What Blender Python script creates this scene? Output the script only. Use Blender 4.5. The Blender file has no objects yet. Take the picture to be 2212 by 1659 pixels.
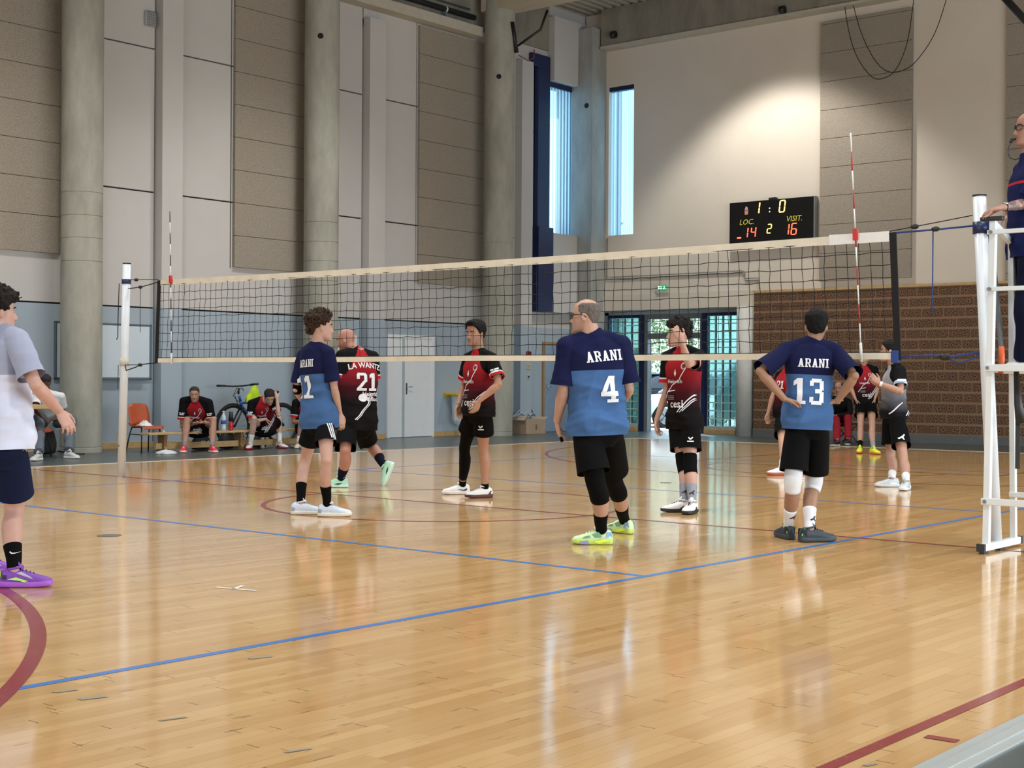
import bpy, bmesh, math, random
import numpy as np
from mathutils import Vector, Matrix, noise
from mathutils.bvhtree import BVHTree
random.seed(7); RNG = np.random.default_rng(7)
D = bpy.data; SC = bpy.context.scene; COL = SC.collection
PI = math.pi
# ------------------------------------------------------------ camera
CAM = np.array([14.16384, -10.50875, 1.25285]); F_PX = 3068.64
FW = np.array([-0.64197761, 0.76671617, -0.00332576])
RT = np.array([0.76668948, 0.64198398, 0.00661966])
UP = np.array([-0.00721049, -0.00169985, 0.99997256])
_cd = D.cameras.new('camera'); _cd.sensor_width = 36; _cd.lens = 36*F_PX/2212; _cd.clip_end = 300
_co = D.objects.new('camera', _cd); COL.objects.link(_co)
_co.matrix_world = Matrix(((RT[0], UP[0], -FW[0], CAM[0]), (RT[1], UP[1], -FW[1], CAM[1]), (RT[2], UP[2], -FW[2], CAM[2]), (0, 0, 0, 1)))
SC.camera = _co
# ------------------------------------------------------------ view, world, lights
SC.view_settings.view_transform = 'Standard'; SC.view_settings.look = 'None'
SC.view_settings.exposure = 0.38; SC.view_settings.gamma = 1.0; SC.view_settings.use_curve_mapping = False
_w = D.worlds.new('sky'); SC.world = _w; _w.use_nodes = True
_bg = _w.node_tree.nodes['Background']; _bg.inputs[0].default_value = (0.62, 0.83, 1.0, 1); _bg.inputs[1].default_value = 3.4

def light(name, kind, loc, energy, color=(1, 1, 1), target=None, **kw):
    l = D.lights.new(name, kind); l.energy = energy; l.color = color
    for k, v in kw.items(): setattr(l, k, v)
    o = D.objects.new(name, l); COL.objects.link(o); o.location = loc
    if target is not None:
        o.rotation_euler = (Vector(target)-Vector(loc)).to_track_quat('-Z', 'Y').to_euler()
    return o
light('sunlight', 'SUN', (-34, 60, 50), 4.5, (1, .95, .87), target=(0, 24, 0), angle=.01)
# assumed high-bay lamps under the roof, hanging in rows out of the picture
for lx in (-2.5, 4.5, 11.5):
    for ly in (-6.0, 0.5, 7.0):
        light('assumed_hall_lamp', 'SPOT', (lx, ly, 9.2), 930, (1, .985, .955), target=(lx, ly, 0), spot_size=2.25, spot_blend=.8, shadow_soft_size=.6)
light('assumed_hall_lamp', 'SPOT', (-1.5, 14.7, 9.35), 880, (1, .96, .89), target=(-1.3, 16.6, 2.0), spot_size=1.72, spot_blend=.4, shadow_soft_size=.25)  # assumed lamp for the bright patch on the back wall
# assumed daylight, as area lights added inside the hall (right of and behind the camera)
light('assumed_side_daylight', 'AREA', (18.6, 3, 2.2), 1500, (.86, .94, 1), target=(0, 3, 1.2), shape='RECTANGLE', size=17, size_y=3.0)
light('assumed_rear_daylight', 'AREA', (7, -16.5, 3.0), 650, (.88, .94, 1), target=(4, 0, 1), shape='RECTANGLE', size=14, size_y=4)

# ------------------------------------------------------------ pixel -> world
def _ray(px, py): return FW + RT*((px-1106)/F_PX) - UP*((py-829.5)/F_PX)
def U(px, py, depth): return CAM + _ray(px, py)*depth
def W(px, py, ax, val):
    d = _ray(px, py); return CAM + d*((val-CAM[ax])/d[ax])
def G(px, py, z=0.0): return W(px, py, 2, z)
def depth_of(p): return float((np.asarray(p)-CAM) @ FW)
# horizontal image axes
RH = np.array([RT[0], RT[1], 0]); RH /= np.linalg.norm(RH)
FH = np.array([FW[0], FW[1], 0]); FH /= np.linalg.norm(FH)
def face_dir(phi):      # 0 picture-right, 90 away, 180 picture-left, 270 towards the camera
    a = math.radians(phi); return RH*math.cos(a)+FH*math.sin(a)

# ------------------------------------------------------------ materials
def lin(h):
    if isinstance(h, str):
        h = h.lstrip('#'); c = [int(h[i:i+2], 16)/255 for i in (0, 2, 4)]
    else: c = list(h)
    return tuple(((x/12.92) if x <= .04045 else ((x+.055)/1.055)**2.4) for x in c)+(1,)
_M = {}
class NT:
    def __init__(s, name):
        s.m = D.materials.new(name); s.m.use_nodes = True; s.t = s.m.node_tree; s.n = s.t.nodes
        s.b = s.n['Principled BSDF']; s.out = s.n['Material Output']
    def add(s, typ, **kw):
        n = s.n.new(typ)
        for k, v in kw.items():
            if k.startswith('i_'):
                key = k[2:]; key = int(key) if key.isdigit() else key.replace('_', ' ')
                n.inputs[key].default_value = v
            else: setattr(n, k, v)
        return n
    def link(s, a, b): s.t.links.new(a, b)
    def mix(s, fac, a, b):
        n = s.n.new('ShaderNodeMix'); n.data_type = 'RGBA'
        for i, v in ((0, fac), (6, a), (7, b)):
            if hasattr(v, 'is_linked'): s.link(v, n.inputs[i])
            else: n.inputs[i].default_value = v
        return n.outputs[2]
    def math(s, op, a, b=0.0, clamp=False):
        n = s.n.new('ShaderNodeMath'); n.operation = op; n.use_clamp = clamp
        for i, v in ((0, a), (1, b)):
            if hasattr(v, 'is_linked'): s.link(v, n.inputs[i])
            else: n.inputs[i].default_value = v
        return n.outputs[0]
    def attr(s, name):
        n = s.n.new('ShaderNodeAttribute'); n.attribute_name = name; return n.outputs['Fac']
    def noise(s, scale, detail=3, vec=None, rough=.55):
        n = s.add('ShaderNodeTexNoise'); n.inputs['Scale'].default_value = scale; n.inputs['Detail'].default_value = detail; n.inputs['Roughness'].default_value = rough
        if vec is None: vec = s.add('ShaderNodeTexCoord').outputs['Object']
        s.link(vec, n.inputs['Vector']); return n.outputs['Fac']
    def ramp(s, fac, p0, p1):
        n = s.add('ShaderNodeMapRange'); s.link(fac, n.inputs[0]); n.inputs[1].default_value = p0; n.inputs[2].default_value = p1; return n.outputs[0]
    def bump(s, h, strength=.3, dist=.01):
        n = s.add('ShaderNodeBump'); n.inputs['Strength'].default_value = strength; n.inputs['Distance'].default_value = dist
        s.link(h, n.inputs['Height']); s.link(n.outputs[0], s.b.inputs['Normal']); return n
    def base(s, c):
        if hasattr(c, 'is_linked'): s.link(c, s.b.inputs['Base Color'])
        else: s.b.inputs['Base Color'].default_value = c
    def rough(s, v): s.b.inputs['Roughness'].default_value = v

def mat(name, color, rough=.6, metal=0, var=.06, scale=6, bump=0.0, bscale=60, emit=0, spec=.5):
    """plain surface whose colour wanders slightly with an object-space noise"""
    if name in _M: return _M[name]
    t = NT(name); c = lin(color)
    if var:
        n = t.noise(scale, 4); f = t.ramp(n, .3, .7)
        t.base(t.mix(f, tuple(x*(1-var) for x in c[:3])+(1,), tuple(min(1, x*(1+var)) for x in c[:3])+(1,)))
    else: t.base(c)
    t.rough(rough); t.b.inputs['Metallic'].default_value = metal; t.b.inputs['Specular IOR Level'].default_value = spec
    if bump: t.bump(t.noise(bscale, 3), bump, .004)
    if emit:
        t.b.inputs['Emission Color'].default_value = c; t.b.inputs['Emission Strength'].default_value = emit
    _M[name] = t.m; return t.m

def glass_mat(name, color=(.9, .95, .95), rough=.02, alpha=None):
    if name in _M: return _M[name]
    t = NT(name); t.b.inputs['Base Color'].default_value = tuple(color)+(1,); t.rough(rough)
    t.b.inputs['Transmission Weight'].default_value = 1.0; t.b.inputs['IOR'].default_value = 1.45
    _M[name] = t.m; return t.m

# ------------------------------------------------------------ mesh builder
class MB:
    def __init__(s): s.v = []; s.f = []; s.sm = []; s.mi = []
    def add(s, vs, fs, smooth=False, mi=0):
        o = len(s.v); s.v += [tuple(map(float, v)) for v in vs]; s.f += [tuple(i+o for i in f) for f in fs]
        s.sm += [smooth]*len(fs); s.mi += [mi]*len(fs); return s
    def box(s, lo, hi, mi=0):
        (a, b, c), (d, e, f) = lo, hi
        return s.add([(a, b, c), (d, b, c), (d, e, c), (a, e, c), (a, b, f), (d, b, f), (d, e, f), (a, e, f)],
                     [(0, 3, 2, 1), (4, 5, 6, 7), (0, 1, 5, 4), (1, 2, 6, 5), (2, 3, 7, 6), (3, 0, 4, 7)], mi=mi)
    def obox(s, c, ax, ay, az, mi=0):
        c = np.asarray(c, float); ax, ay, az = map(lambda q: np.asarray(q, float), (ax, ay, az))
        vs = [c+i*ax+j*ay+k*az for k in (-1, 1) for j, i in ((-1, -1), (-1, 1), (1, 1), (1, -1))]
        return s.add(vs, [(0, 3, 2, 1), (4, 5, 6, 7), (0, 1, 5, 4), (1, 2, 6, 5), (2, 3, 7, 6), (3, 0, 4, 7)], mi=mi)
    def loft(s, rings, cap=True, closed=False, mi=0, smooth=True):
        n = len(rings[0]); vs = [p for r in rings for p in r]; fs = []
        m = len(rings)
        for k in range(m if closed else m-1):
            a, b = k*n, ((k+1) % m)*n
            for i in range(n):
                j = (i+1) % n; fs.append((a+i, a+j, b+j, b+i))
        o = len(s.v); s.add(vs, fs, smooth, mi)
        if cap and not closed:
            s.f.append(tuple(o+i for i in range(n-1, -1, -1))); s.f.append(tuple(o+(m-1)*n+i for i in range(n)))
            s.sm += [False]*2; s.mi += [mi]*2
        return s
    def tube(s, pts, r, n=8, closed=False, mi=0, smooth=True):
        pts = [np.asarray(p, float) for p in pts]; m = len(pts); rr = r if hasattr(r, '__len__') else [r]*m
        rings = []; prev = None
        for k in range(m):
            if closed: t = pts[(k+1) % m]-pts[k-1]
            else: t = pts[min(k+1, m-1)]-pts[max(k-1, 0)]
            t = t/(np.linalg.norm(t)+1e-12)
            if prev is None:
                a = np.array([0, 0, 1.]) if abs(t[2]) < .9 else np.array([1., 0, 0])
                prev = np.cross(t, a); prev /= np.linalg.norm(prev)
            else:
                prev = prev-t*(prev@t); prev /= np.linalg.norm(prev)+1e-12
            b = np.cross(t, prev)
            rings.append([pts[k]+rr[k]*(math.cos(2*PI*i/n)*prev+math.sin(2*PI*i/n)*b) for i in range(n)])
        return s.loft(rings, True, closed, mi, smooth)
    def cyl(s, p0, p1, r0, r1=None, n=16, mi=0, smooth=True): return s.tube([p0, p1], [r0, r0 if r1 is None else r1], n, mi=mi, smooth=smooth)
    def ball(s, c, r, n=12, mi=0, axes=None):
        c = np.asarray(c, float); r = np.array(r if hasattr(r, '__len__') else (r, r, r), float)
        A = np.eye(3) if axes is None else np.asarray(axes, float)
        rings = []
        for k in range(1, n):
            th = PI*k/n; rings.append([c+(np.array([math.sin(th)*math.cos(2*PI*i/(2*n)), math.sin(th)*math.sin(2*PI*i/(2*n)), -math.cos(th)])*r)@A for i in range(2*n)])
        return s.loft(rings, True, False, mi)
    def prism(s, poly, o, ax, ay, nrm, t, mi=0):
        """flat polygon (2D list) in the plane o+x*ax+y*ay, thickened by t along nrm"""
        o, ax, ay, nrm = (np.asarray(q, float) for q in (o, ax, ay, nrm)); n = len(poly)
        a = [o+x*ax+y*ay for x, y in poly]; b = [p+nrm*t for p in a]
        return s.add(a+b, [tuple(range(n-1, -1, -1)), tuple(range(n, 2*n))]+[(i, (i+1) % n, n+(i+1) % n, n+i) for i in range(n)], mi=mi)
    def mesh(s, name='mesh'):
        me = D.meshes.new(name); me.from_pydata(s.v, [], s.f)
        if any(s.sm): me.polygons.foreach_set('use_smooth', s.sm)
        if any(s.mi): me.polygons.foreach_set('material_index', s.mi)
        me.update(); return me
    def build(s, name, mats, parent=None, bevel=0, sub=0):
        me = s.mesh(name)
        if bevel or sub or True:
            bm = bmesh.new(); bm.from_mesh(me); bmesh.ops.recalc_face_normals(bm, faces=bm.faces); bm.to_mesh(me); bm.free()
        return link(name, me, mats, parent, bevel, sub)

def link(name, me, mats, parent=None, bevel=0, sub=0):
    o = D.objects.new(name, me); COL.objects.link(o)
    for m in (mats if isinstance(mats, (list, tuple)) else [mats]): me.materials.append(m)
    if parent is not None:
        o.parent = parent; o.matrix_parent_inverse = Matrix.Translation(-parent.location)@Matrix.Identity(4) if not parent.parent else Matrix.Identity(4)
    if bevel:
        b = o.modifiers.new('bevel', 'BEVEL'); b.width = bevel; b.segments = 2; b.limit_method = 'ANGLE'; b.angle_limit = .6
    if sub:
        b = o.modifiers.new('sub', 'SUBSURF'); b.levels = sub; b.render_levels = sub
    return o
def tag(o, label, cat, group=None, kind=None):
    o['label'] = label; o['category'] = cat
    if group: o['group'] = group
    if kind: o['kind'] = kind
    return o
def struct(o): o['kind'] = 'structure'; return o
def empty(name, loc, label, cat, group=None):
    o = D.objects.new(name, None); COL.objects.link(o); o.location = tuple(map(float, loc)); o.empty_display_size = .1
    return tag(o, label, cat, group)
def box_obj(name, lo, hi, m, parent=None, bevel=0): return MB().box(lo, hi).build(name, m, parent, bevel)
def lerp(a, b, t): return a+(b-a)*t
def unit(v): v = np.asarray(v, float); return v/(np.linalg.norm(v)+1e-12)

def text_mesh(txt, size, bold=0.0, shear=0.0, res=2):
    """(verts2d, faces) of a line of text, centred, cap height about size*.7"""
    c = D.curves.new('t', 'FONT'); c.body = txt; c.size = size; c.align_x = 'CENTER'; c.offset = bold*size; c.shear = shear; c.resolution_u = res
    o = D.objects.new('t', c); COL.objects.link(o); dg = bpy.context.evaluated_depsgraph_get(); dg.update()
    ev = o.evaluated_get(dg); me = ev.to_mesh(); V = [(v.co.x, v.co.y) for v in me.vertices]; Fc = [tuple(p.vertices) for p in me.polygons]
    ev.to_mesh_clear(); D.objects.remove(o); D.curves.remove(c); return V, Fc
def text_on_plane(mb, txt, size, o, ax, ay, nrm, bold=0, shear=0, lift=.002, mi=0):
    V, Fc = text_mesh(txt, size, bold, shear); o, ax, ay, nrm = (np.asarray(q, float) for q in (o, ax, ay, nrm))
    mb.add([o+x*ax+y*ay+nrm*lift for x, y in V], Fc, mi=mi)
# ============================================================ setting: materials
def wall_paint(name, upper, lower, z0, rough=.75):
    t = NT(name); geo = t.add('ShaderNodeNewGeometry'); sep = t.add('ShaderNodeSeparateXYZ'); t.link(geo.outputs['Position'], sep.inputs[0])
    up = t.math('GREATER_THAN', sep.outputs[2], z0)
    n = t.ramp(t.noise(.9, 5, geo.outputs['Position']), .3, .7); n2 = t.ramp(t.noise(9, 4, geo.outputs['Position']), .62, .8)
    U1, L1 = lin(upper), lin(lower)
    cu = t.mix(n, tuple(c*.94 for c in U1[:3])+(1,), U1); cl = t.mix(n, tuple(c*.93 for c in L1[:3])+(1,), L1)
    c = t.mix(up, cl, cu); c = t.mix(t.math('MULTIPLY', n2, .08), c, (.25, .24, .22, 1)); t.base(c); t.rough(rough)
    t.bump(t.noise(60, 3, geo.outputs['Position']), .12, .003); return t.m
M_WALLL = wall_paint('left_wall_paint', '#bebcb9', '#9dabb6', 2.48)
M_WALLB = wall_paint('back_wall_paint', '#cfc6b9', '#cfc6b9', 0)
M_LOWER = wall_paint('blue_grey_paint', '#9dabb6', '#9dabb6', 0)
M_GAP = mat('shadow_gap_black', '#1a1817', .9, var=0)
def concrete(name, col, dark):
    t = NT(name); geo = t.add('ShaderNodeNewGeometry').outputs['Position']
    mp = t.add('ShaderNodeMapping'); mp.inputs['Scale'].default_value = (1.6, 1.6, .55); t.link(geo, mp.inputs[0])
    a = t.ramp(t.noise(1.6, 6, mp.outputs[0], .65), .35, .68); b = t.ramp(t.noise(38, 2, geo), .66, .74)
    c = t.mix(a, lin(dark), lin(col)); c = t.mix(t.math('MULTIPLY', b, .35), c, lin('#5b5a52')); t.base(c); t.rough(.8); t.bump(t.noise(45, 4, geo), .2, .004); return t.m
M_CONC = concrete('column_concrete', '#a5a499', '#8b8b80')
M_CONC2 = concrete('girder_concrete', '#8f8a7c', '#77736a')
M_CONC3 = concrete('corner_concrete', '#a3a39c', '#8a8b86')
def woodwool():
    t = NT('wood_wool_board'); geo = t.add('ShaderNodeNewGeometry').outputs['Position']
    a = t.ramp(t.noise(55, 4, geo, .7), .35, .65); b = t.ramp(t.noise(1.2, 3, geo), .3, .7)
    c = t.mix(a, lin('#81796d'), lin('#aca497')); c = t.mix(t.math('MULTIPLY', b, .25), c, lin('#a08f7c')); t.base(c); t.rough(.95); t.bump(a, .6, .008); return t.m
M_WOOL = woodwool()
M_WHITE = mat('white_paint', '#d9dbd8', .45, var=.03)
M_OAK = mat('oak_strip', '#b89a6a', .5, var=.12, scale=9)
M_NAVY = mat('navy_steel', '#14244f', .4, var=.05)
M_GREYST = mat('grey_steel_frame', '#6d7478', .45, var=.05)
M_BLACK = mat('black_plastic', '#151515', .5, var=.05)
M_METAL = mat('brushed_metal', '#b8bcc0', .3, 1, var=.04)
M_DARKPIPE = mat('dark_pipe', '#23262b', .5, var=.05)

# ---- timber floor
def floor_mat():
    t = NT('maple_floor'); geo = t.add('ShaderNodeNewGeometry').outputs['Position']
    mp = t.add('ShaderNodeMapping'); mp.inputs['Rotation'].default_value = (0, 0, PI/2); t.link(geo, mp.inputs[0])
    br = t.add('ShaderNodeTexBrick'); t.link(mp.outputs[0], br.inputs['Vector']); br.offset = .37; br.offset_frequency = 3; br.squash = 1
    br.inputs['Scale'].default_value = 1; br.inputs['Brick Width'].default_value = .9; br.inputs['Row Height'].default_value = .066
    br.inputs['Mortar Size'].default_value = .0009; br.inputs['Mortar Smooth'].default_value = .3; br.inputs['Bias'].default_value = -.1
    br.inputs['Color1'].default_value = lin('#cea975'); br.inputs['Color2'].default_value = lin('#b98f59'); br.inputs['Mortar'].default_value = lin('#97703f')
    st = t.add('ShaderNodeMapping'); st.inputs['Scale'].default_value = (14, .8, 1); t.link(geo, st.inputs[0])
    g = t.ramp(t.noise(3, 5, st.outputs[0], .6), .3, .75); c = t.mix(t.math('MULTIPLY', g, .28), br.outputs['Color'], lin('#d7b581'))
    w = t.ramp(t.noise(.35, 4, geo), .35, .7); c = t.mix(t.math('MULTIPLY', w, .22), c, lin('#c29c66'))
    # short dark scuffs and worn plank ends
    s2 = t.add('ShaderNodeMapping'); s2.inputs['Scale'].default_value = (30, 5, 1); t.link(geo, s2.inputs[0])
    k = t.ramp(t.noise(1.0, 3, s2.outputs[0], .5), .665, .69); k2 = t.ramp(t.noise(.55, 2, geo), .48, .6)
    c = t.mix(t.math('MULTIPLY', t.math('MULTIPLY', k, k2), .6), c, lin('#5d4e3c'))
    sx = t.add('ShaderNodeSeparateXYZ'); t.link(geo, sx.inputs[0]); row = t.math('FLOOR', t.math('DIVIDE', sx.outputs[0], .066)); r1 = t.math('FRACT', t.math('MULTIPLY', t.math('SINE', t.math('MULTIPLY', row, 12.9898)), 437.585))
    v = t.math('DIVIDE', t.math('ADD', sx.outputs[1], t.math('MULTIPLY', r1, 5.0)), .75); cell = t.math('FLOOR', v); r2 = t.math('FRACT', t.math('MULTIPLY', t.math('SINE', t.math('ADD', t.math('MULTIPLY', row, 3.171), t.math('MULTIPLY', cell, 7.773))), 91.345))
    end = t.math('MULTIPLY', t.math('LESS_THAN', t.math('FRACT', v), t.math('MULTIPLY', r2, .010)), t.math('GREATER_THAN', r2, .42)); c = t.mix(t.math('MULTIPLY', end, .8), c, lin('#53412c'))
    tint = t.math('MULTIPLY', t.math('ABSOLUTE', t.math('SUBTRACT', r2, .5)), .45); c = t.mix(tint, c, lin('#a87f4c')); t.base(c)
    rr = t.math('ADD', t.math('MULTIPLY', t.noise(5, 3, geo), .08), .06); t.link(rr, t.b.inputs['Roughness'])
    t.b.inputs['IOR'].default_value = 1.5
    hb = t.add('ShaderNodeTexNoise'); hb.inputs['Scale'].default_value = 1.0; hb.inputs['Detail'].default_value = 2
    s3 = t.add('ShaderNodeMapping'); s3.inputs['Scale'].default_value = (15.2, 1.2, 1); t.link(geo, s3.inputs[0]); t.link(s3.outputs[0], hb.inputs['Vector'])
    h = t.math('ADD', t.math('MULTIPLY', hb.outputs['Fac'], .9), t.math('MULTIPLY', br.outputs['Fac'], -.35)); t.bump(h, .06, .006); return t.m
M_FLOOR = floor_mat()
def rubber():
    t = NT('speckled_rubber'); geo = t.add('ShaderNodeNewGeometry').outputs['Position']
    a = t.ramp(t.noise(130, 2, geo), .6, .68); c = t.mix(a, lin('#454d4c'), lin('#6d7672')); t.base(c); t.rough(.28); t.bump(t.noise(90, 2, geo), .05, .002); return t.m
M_RUBBER = rubber()
WX0, WX1, WY1 = -3.42, 12.215, 14.65          # timber field
fl = MB().box((WX0, -18, -.2), (WX1, WY1, 0)).build('floor', M_FLOOR); struct(fl)
fr = MB(); fr.box((-8.5, -18, -.2), (WX0, 19.2, -.001)); fr.box((WX0, WY1, -.2), (20.4, 19.2, -.001)); fr.box((WX1, -18, -.2), (20.4, WY1, -.001))
struct(fr.build('floor_surround', M_RUBBER))
ed = MB(); ed.box((WX0-.05, -18, -.05), (WX0, WY1+.05, .004)); ed.box((WX0, WY1, -.05), (WX1, WY1+.05, .004))
struct(ed.build('floor_edge_strip', mat('pale_edge_strip', '#c9c3b4', .4)))
e2 = MB(); e2.box((WX1, -18, -.05), (WX1+.14, WY1, .006)); e2.box((WX1+.045, -18, .006), (WX1+.095, WY1, .009))
struct(e2.build('floor_edge_profile', mat('aluminium_profile', '#aeb4b3', .38, .25, var=.05)))
# ---- painted court lines (children of the floor)
def strip(mb, a, b, w, z=.0012):
    a, b = np.array(a+(0,), float)[:3], np.array(b+(0,), float)[:3]; d = unit(b-a); n = np.array([-d[1], d[0], 0])*w/2; zz = np.array([0, 0, z])
    mb.add([a-n+zz, b-n+zz, b+n+zz, a+n+zz], [(0, 1, 2, 3)])
def arc(mb, c, r, a0, a1, w, z=.0016, n=96):
    vs = []
    for i in range(n+1):
        a = math.radians(lerp(a0, a1, i/n))
        for q in (r-w/2, r+w/2): vs.append((c[0]+q*math.cos(a), c[1]+q*math.sin(a), z))
    mb.add(vs, [(2*i, 2*i+1, 2*i+3, 2*i+2) for i in range(n)])
def paint(name, col):
    t = NT(name); geo = t.add('ShaderNodeNewGeometry').outputs['Position']; a = t.ramp(t.noise(12, 5, geo, .7), .55, .75)
    t.base(t.mix(t.math('MULTIPLY', a, .3), lin(col), lin('#b08d5c'))); t.rough(.2); return t.m
bl = MB()
for x in (0, 9): strip(bl, (x, -9), (x, 9), .052)
for y in (-9, 9): strip(bl, (0, y), (9, y), .052)
for y in (-3, 3): strip(bl, (0, y), (9, y), .052, .0014)
bl.build('volleyball_line', paint('blue_line_paint', '#3a78c4'), fl)
rd = MB()
for y in (-14, 0, 14): strip(rd, (-3, y), (12, y), .05, .002)
for x in (12.0,): strip(rd, (x, -14), (x, 14), .052, .002)
arc(rd, (4.5, 0), 1.8, 0, 360, .05); arc(rd, (4.5, 12.425), 6.73, 180, 360, .05); arc(rd, (4.5, -12.425), 6.705, 0, 180, .075, n=160)
for s in (1, -1):
    for x in (2.05, 6.95): strip(rd, (x, 14*s), (x, 8.2*s), .05, .002)
    strip(rd, (2.05, 8.2*s), (6.95, 8.2*s), .05, .002); arc(rd, (4.5, 8.2*s), 1.78, 180 if s > 0 else 0, 360 if s > 0 else 180, .05)
q0, q1 = G(2000, 1591), G(2069, 1602); strip(rd, (q0[0], q0[1]), (q1[0], q1[1]), .05, .002)
rd.build('basketball_line', paint('dark_red_line_paint', '#8c3436'), fl)
wt = MB(); g0 = G(520, 1273); strip(wt, (g0[0]-.17, g0[1]-.05), (g0[0]+.12, g0[1]+.02), .03, .0022); strip(wt, (g0[0]-.04, g0[1]-.02), (g0[0]-.10, g0[1]+.10), .03, .0022)
wt.build('tape_mark', mat('white_tape', '#d5d3cb', .5), fl)
pl = MB()
for px, py, r in ((236, 1157, .095), (1438, 1043, .075)):
    g0 = G(px, py); vs = [(g0[0]+r*math.cos(a*PI/12), g0[1]+r*math.sin(a*PI/12), .002) for a in range(24)]; pl.add(vs, [tuple(range(24))])
pl.build('socket_cover', mat('dull_metal_cover', '#6b665f', .35, .4), fl)
sc = MB()
for px, py, w, h in ((562, 1421, .10, .03), (200, 1508, .10, .035), (140, 1493, .09, .03), (375, 1554, .10, .02), (645, 1622, .09, .02), (1878, 1652, .05, .02)):
    g0 = G(px, py); sc.add([(g0[0]-w/2*.6, g0[1]-w/2, .0021), (g0[0]+h-w/2*.6, g0[1]-w/2, .0021), (g0[0]+h, g0[1]+w/2, .0021), (g0[0], g0[1]+w/2, .0021)], [(0, 1, 2, 3)])
sc.build('worn_patch', mat('grey_filler', '#8d8779', .5), fl)

# ============================================================ left wall
wl = MB()
def panels(y0, y1, zs=(0, 2.48, 4.54, 7.09, 10.2), x=-7.0, gap=.026, mb=None):
    for a, b in zip(zs, zs[1:]): (mb or wl).box((-7.1, y0, a+(gap/2 if a else 0)), (x, y1, b-gap/2))
for y0, y1 in ((-18, 4.795), (5.27, 6.505), (6.535, 9.905), (10.40, 11.505), (11.535, 14.83), (15.24, 15.5)): panels(y0, y1)
for y0, y1 in ((6.505, 6.535), (11.505, 11.535)): wl.box((-7.1, y0, 0), (-7.0, y1, 2.467)); wl.box((-7.1, y0, 2.493), (-7.0, y1, 3.3))
wl.box((-7.1, 15.5, 0), (-7.0, 18.4, 2.85)); wl.box((-7.1, 15.5, 8.95), (-7.0, 17.5, 10.2)); wl.box((-7.1, 16.0, 2.85), (-6.78, 17.6, 4.74)); wl.box((-7.1, 16.0, 8.37), (-6.78, 17.6, 9.9))
for y0, y1 in ((4.825, 5.27), (9.935, 10.40), (14.83, 15.24)): wl.box((-7.1, y0, 8.5), (-7.0, y1, 10.2)); wl.box((-7.08, y0, 0), (-6.8, y1, 8.66 if y0 > 5 else 10.2))
struct(wl.build('wall_left', M_WALLL, bevel=.004))
bk = MB(); bk.box((-7.6, -18, -.2), (-7.1, 15.9, 10.2)); bk.box((-7.6, 15.9, -.2), (-7.1, 19.2, 4.74)); bk.box((-7.6, 15.9, 8.37), (-7.1, 19.2, 10.2)); bk.box((-7.6, 17.1, 4.74), (-7.1, 19.2, 8.37))
struct(bk.build('wall_left_core', M_GAP))
ld = MB(); ld.box((-7.0, -18, 8.87), (-6.68, 13.3, 9.08)); struct(ld.build('trim_1', mat('ledge_concrete', '#b3ad9f', .8)))
up = MB(); up.box((-7.0, 6.0, 9.08), (-6.95, 16.0, 10.2)); struct(up.build('trim_2', M_CONC2))
bb = MB()
for y0, y1 in ((-10, 2.6), (3.2, 4.825), (5.27, 9.935), (10.4, 10.62), (12.1, 13.3), (13.9, 14.83), (15.24, 15.85), (16.95, 17.5)): bb.box((-7.0, y0, 0), (-6.982, y1, .105))
for y0, y1 in ((4.825, 5.27), (9.935, 10.40), (14.83, 15.24)): bb.box((-6.8, y0, 0), (-6.782, y1, .105))
struct(bb.build('baseboard_left', M_OAK))
# concrete columns with shadow grooves
def column(y, grooves):
    zs = [(0, .34), (.075, .34), (.08, .33), (.095, .33), (.10, .337)]
    for g in sorted(grooves): zs += [(g-.012, .337), (g-.008, .330), (g+.008, .330), (g+.012, .337)]
    zs += [(10.2, .337)]
    mb = MB().loft([[(-6.4+r*math.cos(2*PI*i/48), y+r*math.sin(2*PI*i/48), z) for i in range(48)] for z, r in zs])
    o = struct(mb.build('column', M_CONC)); o.data.set_sharp_from_angle(angle=.35); return o
for y, gr, hz in ((-2.37, (3.5, 4.27), 0), (2.94, (3.14, 3.52, 3.89, 4.27), 0), (8.25, (3.12, 3.5, 3.87, 4.25), 7.81), (13.55, (3.5, 4.27), 7.92)):
    c = column(y, gr)
    if hz:
        a = math.radians(-48 if y < 10 else -52); d = np.array([math.cos(a), math.sin(a), 0]); p = np.array([-6.4, y, hz])+d*.333
        MB().cyl(p, p+d*.012, .055, n=20).build('cable_hole', M_GAP, c)
# corner column and beams
cc = struct(MB().box((-6.98, 16.93, 0), (-6.35, 17.5, 9.75)).build('column', M_CONC3, bevel=.01))
MB().cyl((-6.52, 16.918, 7.87), (-6.52, 16.94, 7.87), .06, n=20).build('cable_hole', M_GAP, cc)
struct(box_obj('beam', (-6.7, 13.25, 9.42), (20, 13.85, 10.15), mat('pale_girder', '#b0a793', .8)))
struct(box_obj('beam', (-6.3, 17.2, 9.28), (20, 17.5, 10.2), M_CONC2))
struct(box_obj('trim_3', (-6.3, 17.16, 9.24), (20, 17.5, 9.30), mat('ledge_concrete', '#b3ad9f', .8)))
# ceiling: ribbed steel deck
cl = MB(); xs = []; x = -7.6
while x < 20.4: xs += [(x, 10.2), (x+.1, 10.2), (x+.13, 10.27), (x+.22, 10.27)]; x += .25
cl.add([(x, y, z) for x, z in xs for y in (-18, 19.2)], [(2*i, 2*i+1, 2*i+3, 2*i+2) for i in range(len(xs)-1)]); cl.box((-7.6, -18, 10.3), (20.4, 19.2, 10.4))
struct(cl.build('ceiling', mat('ribbed_steel_deck', '#9a968c', .6)))
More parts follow.
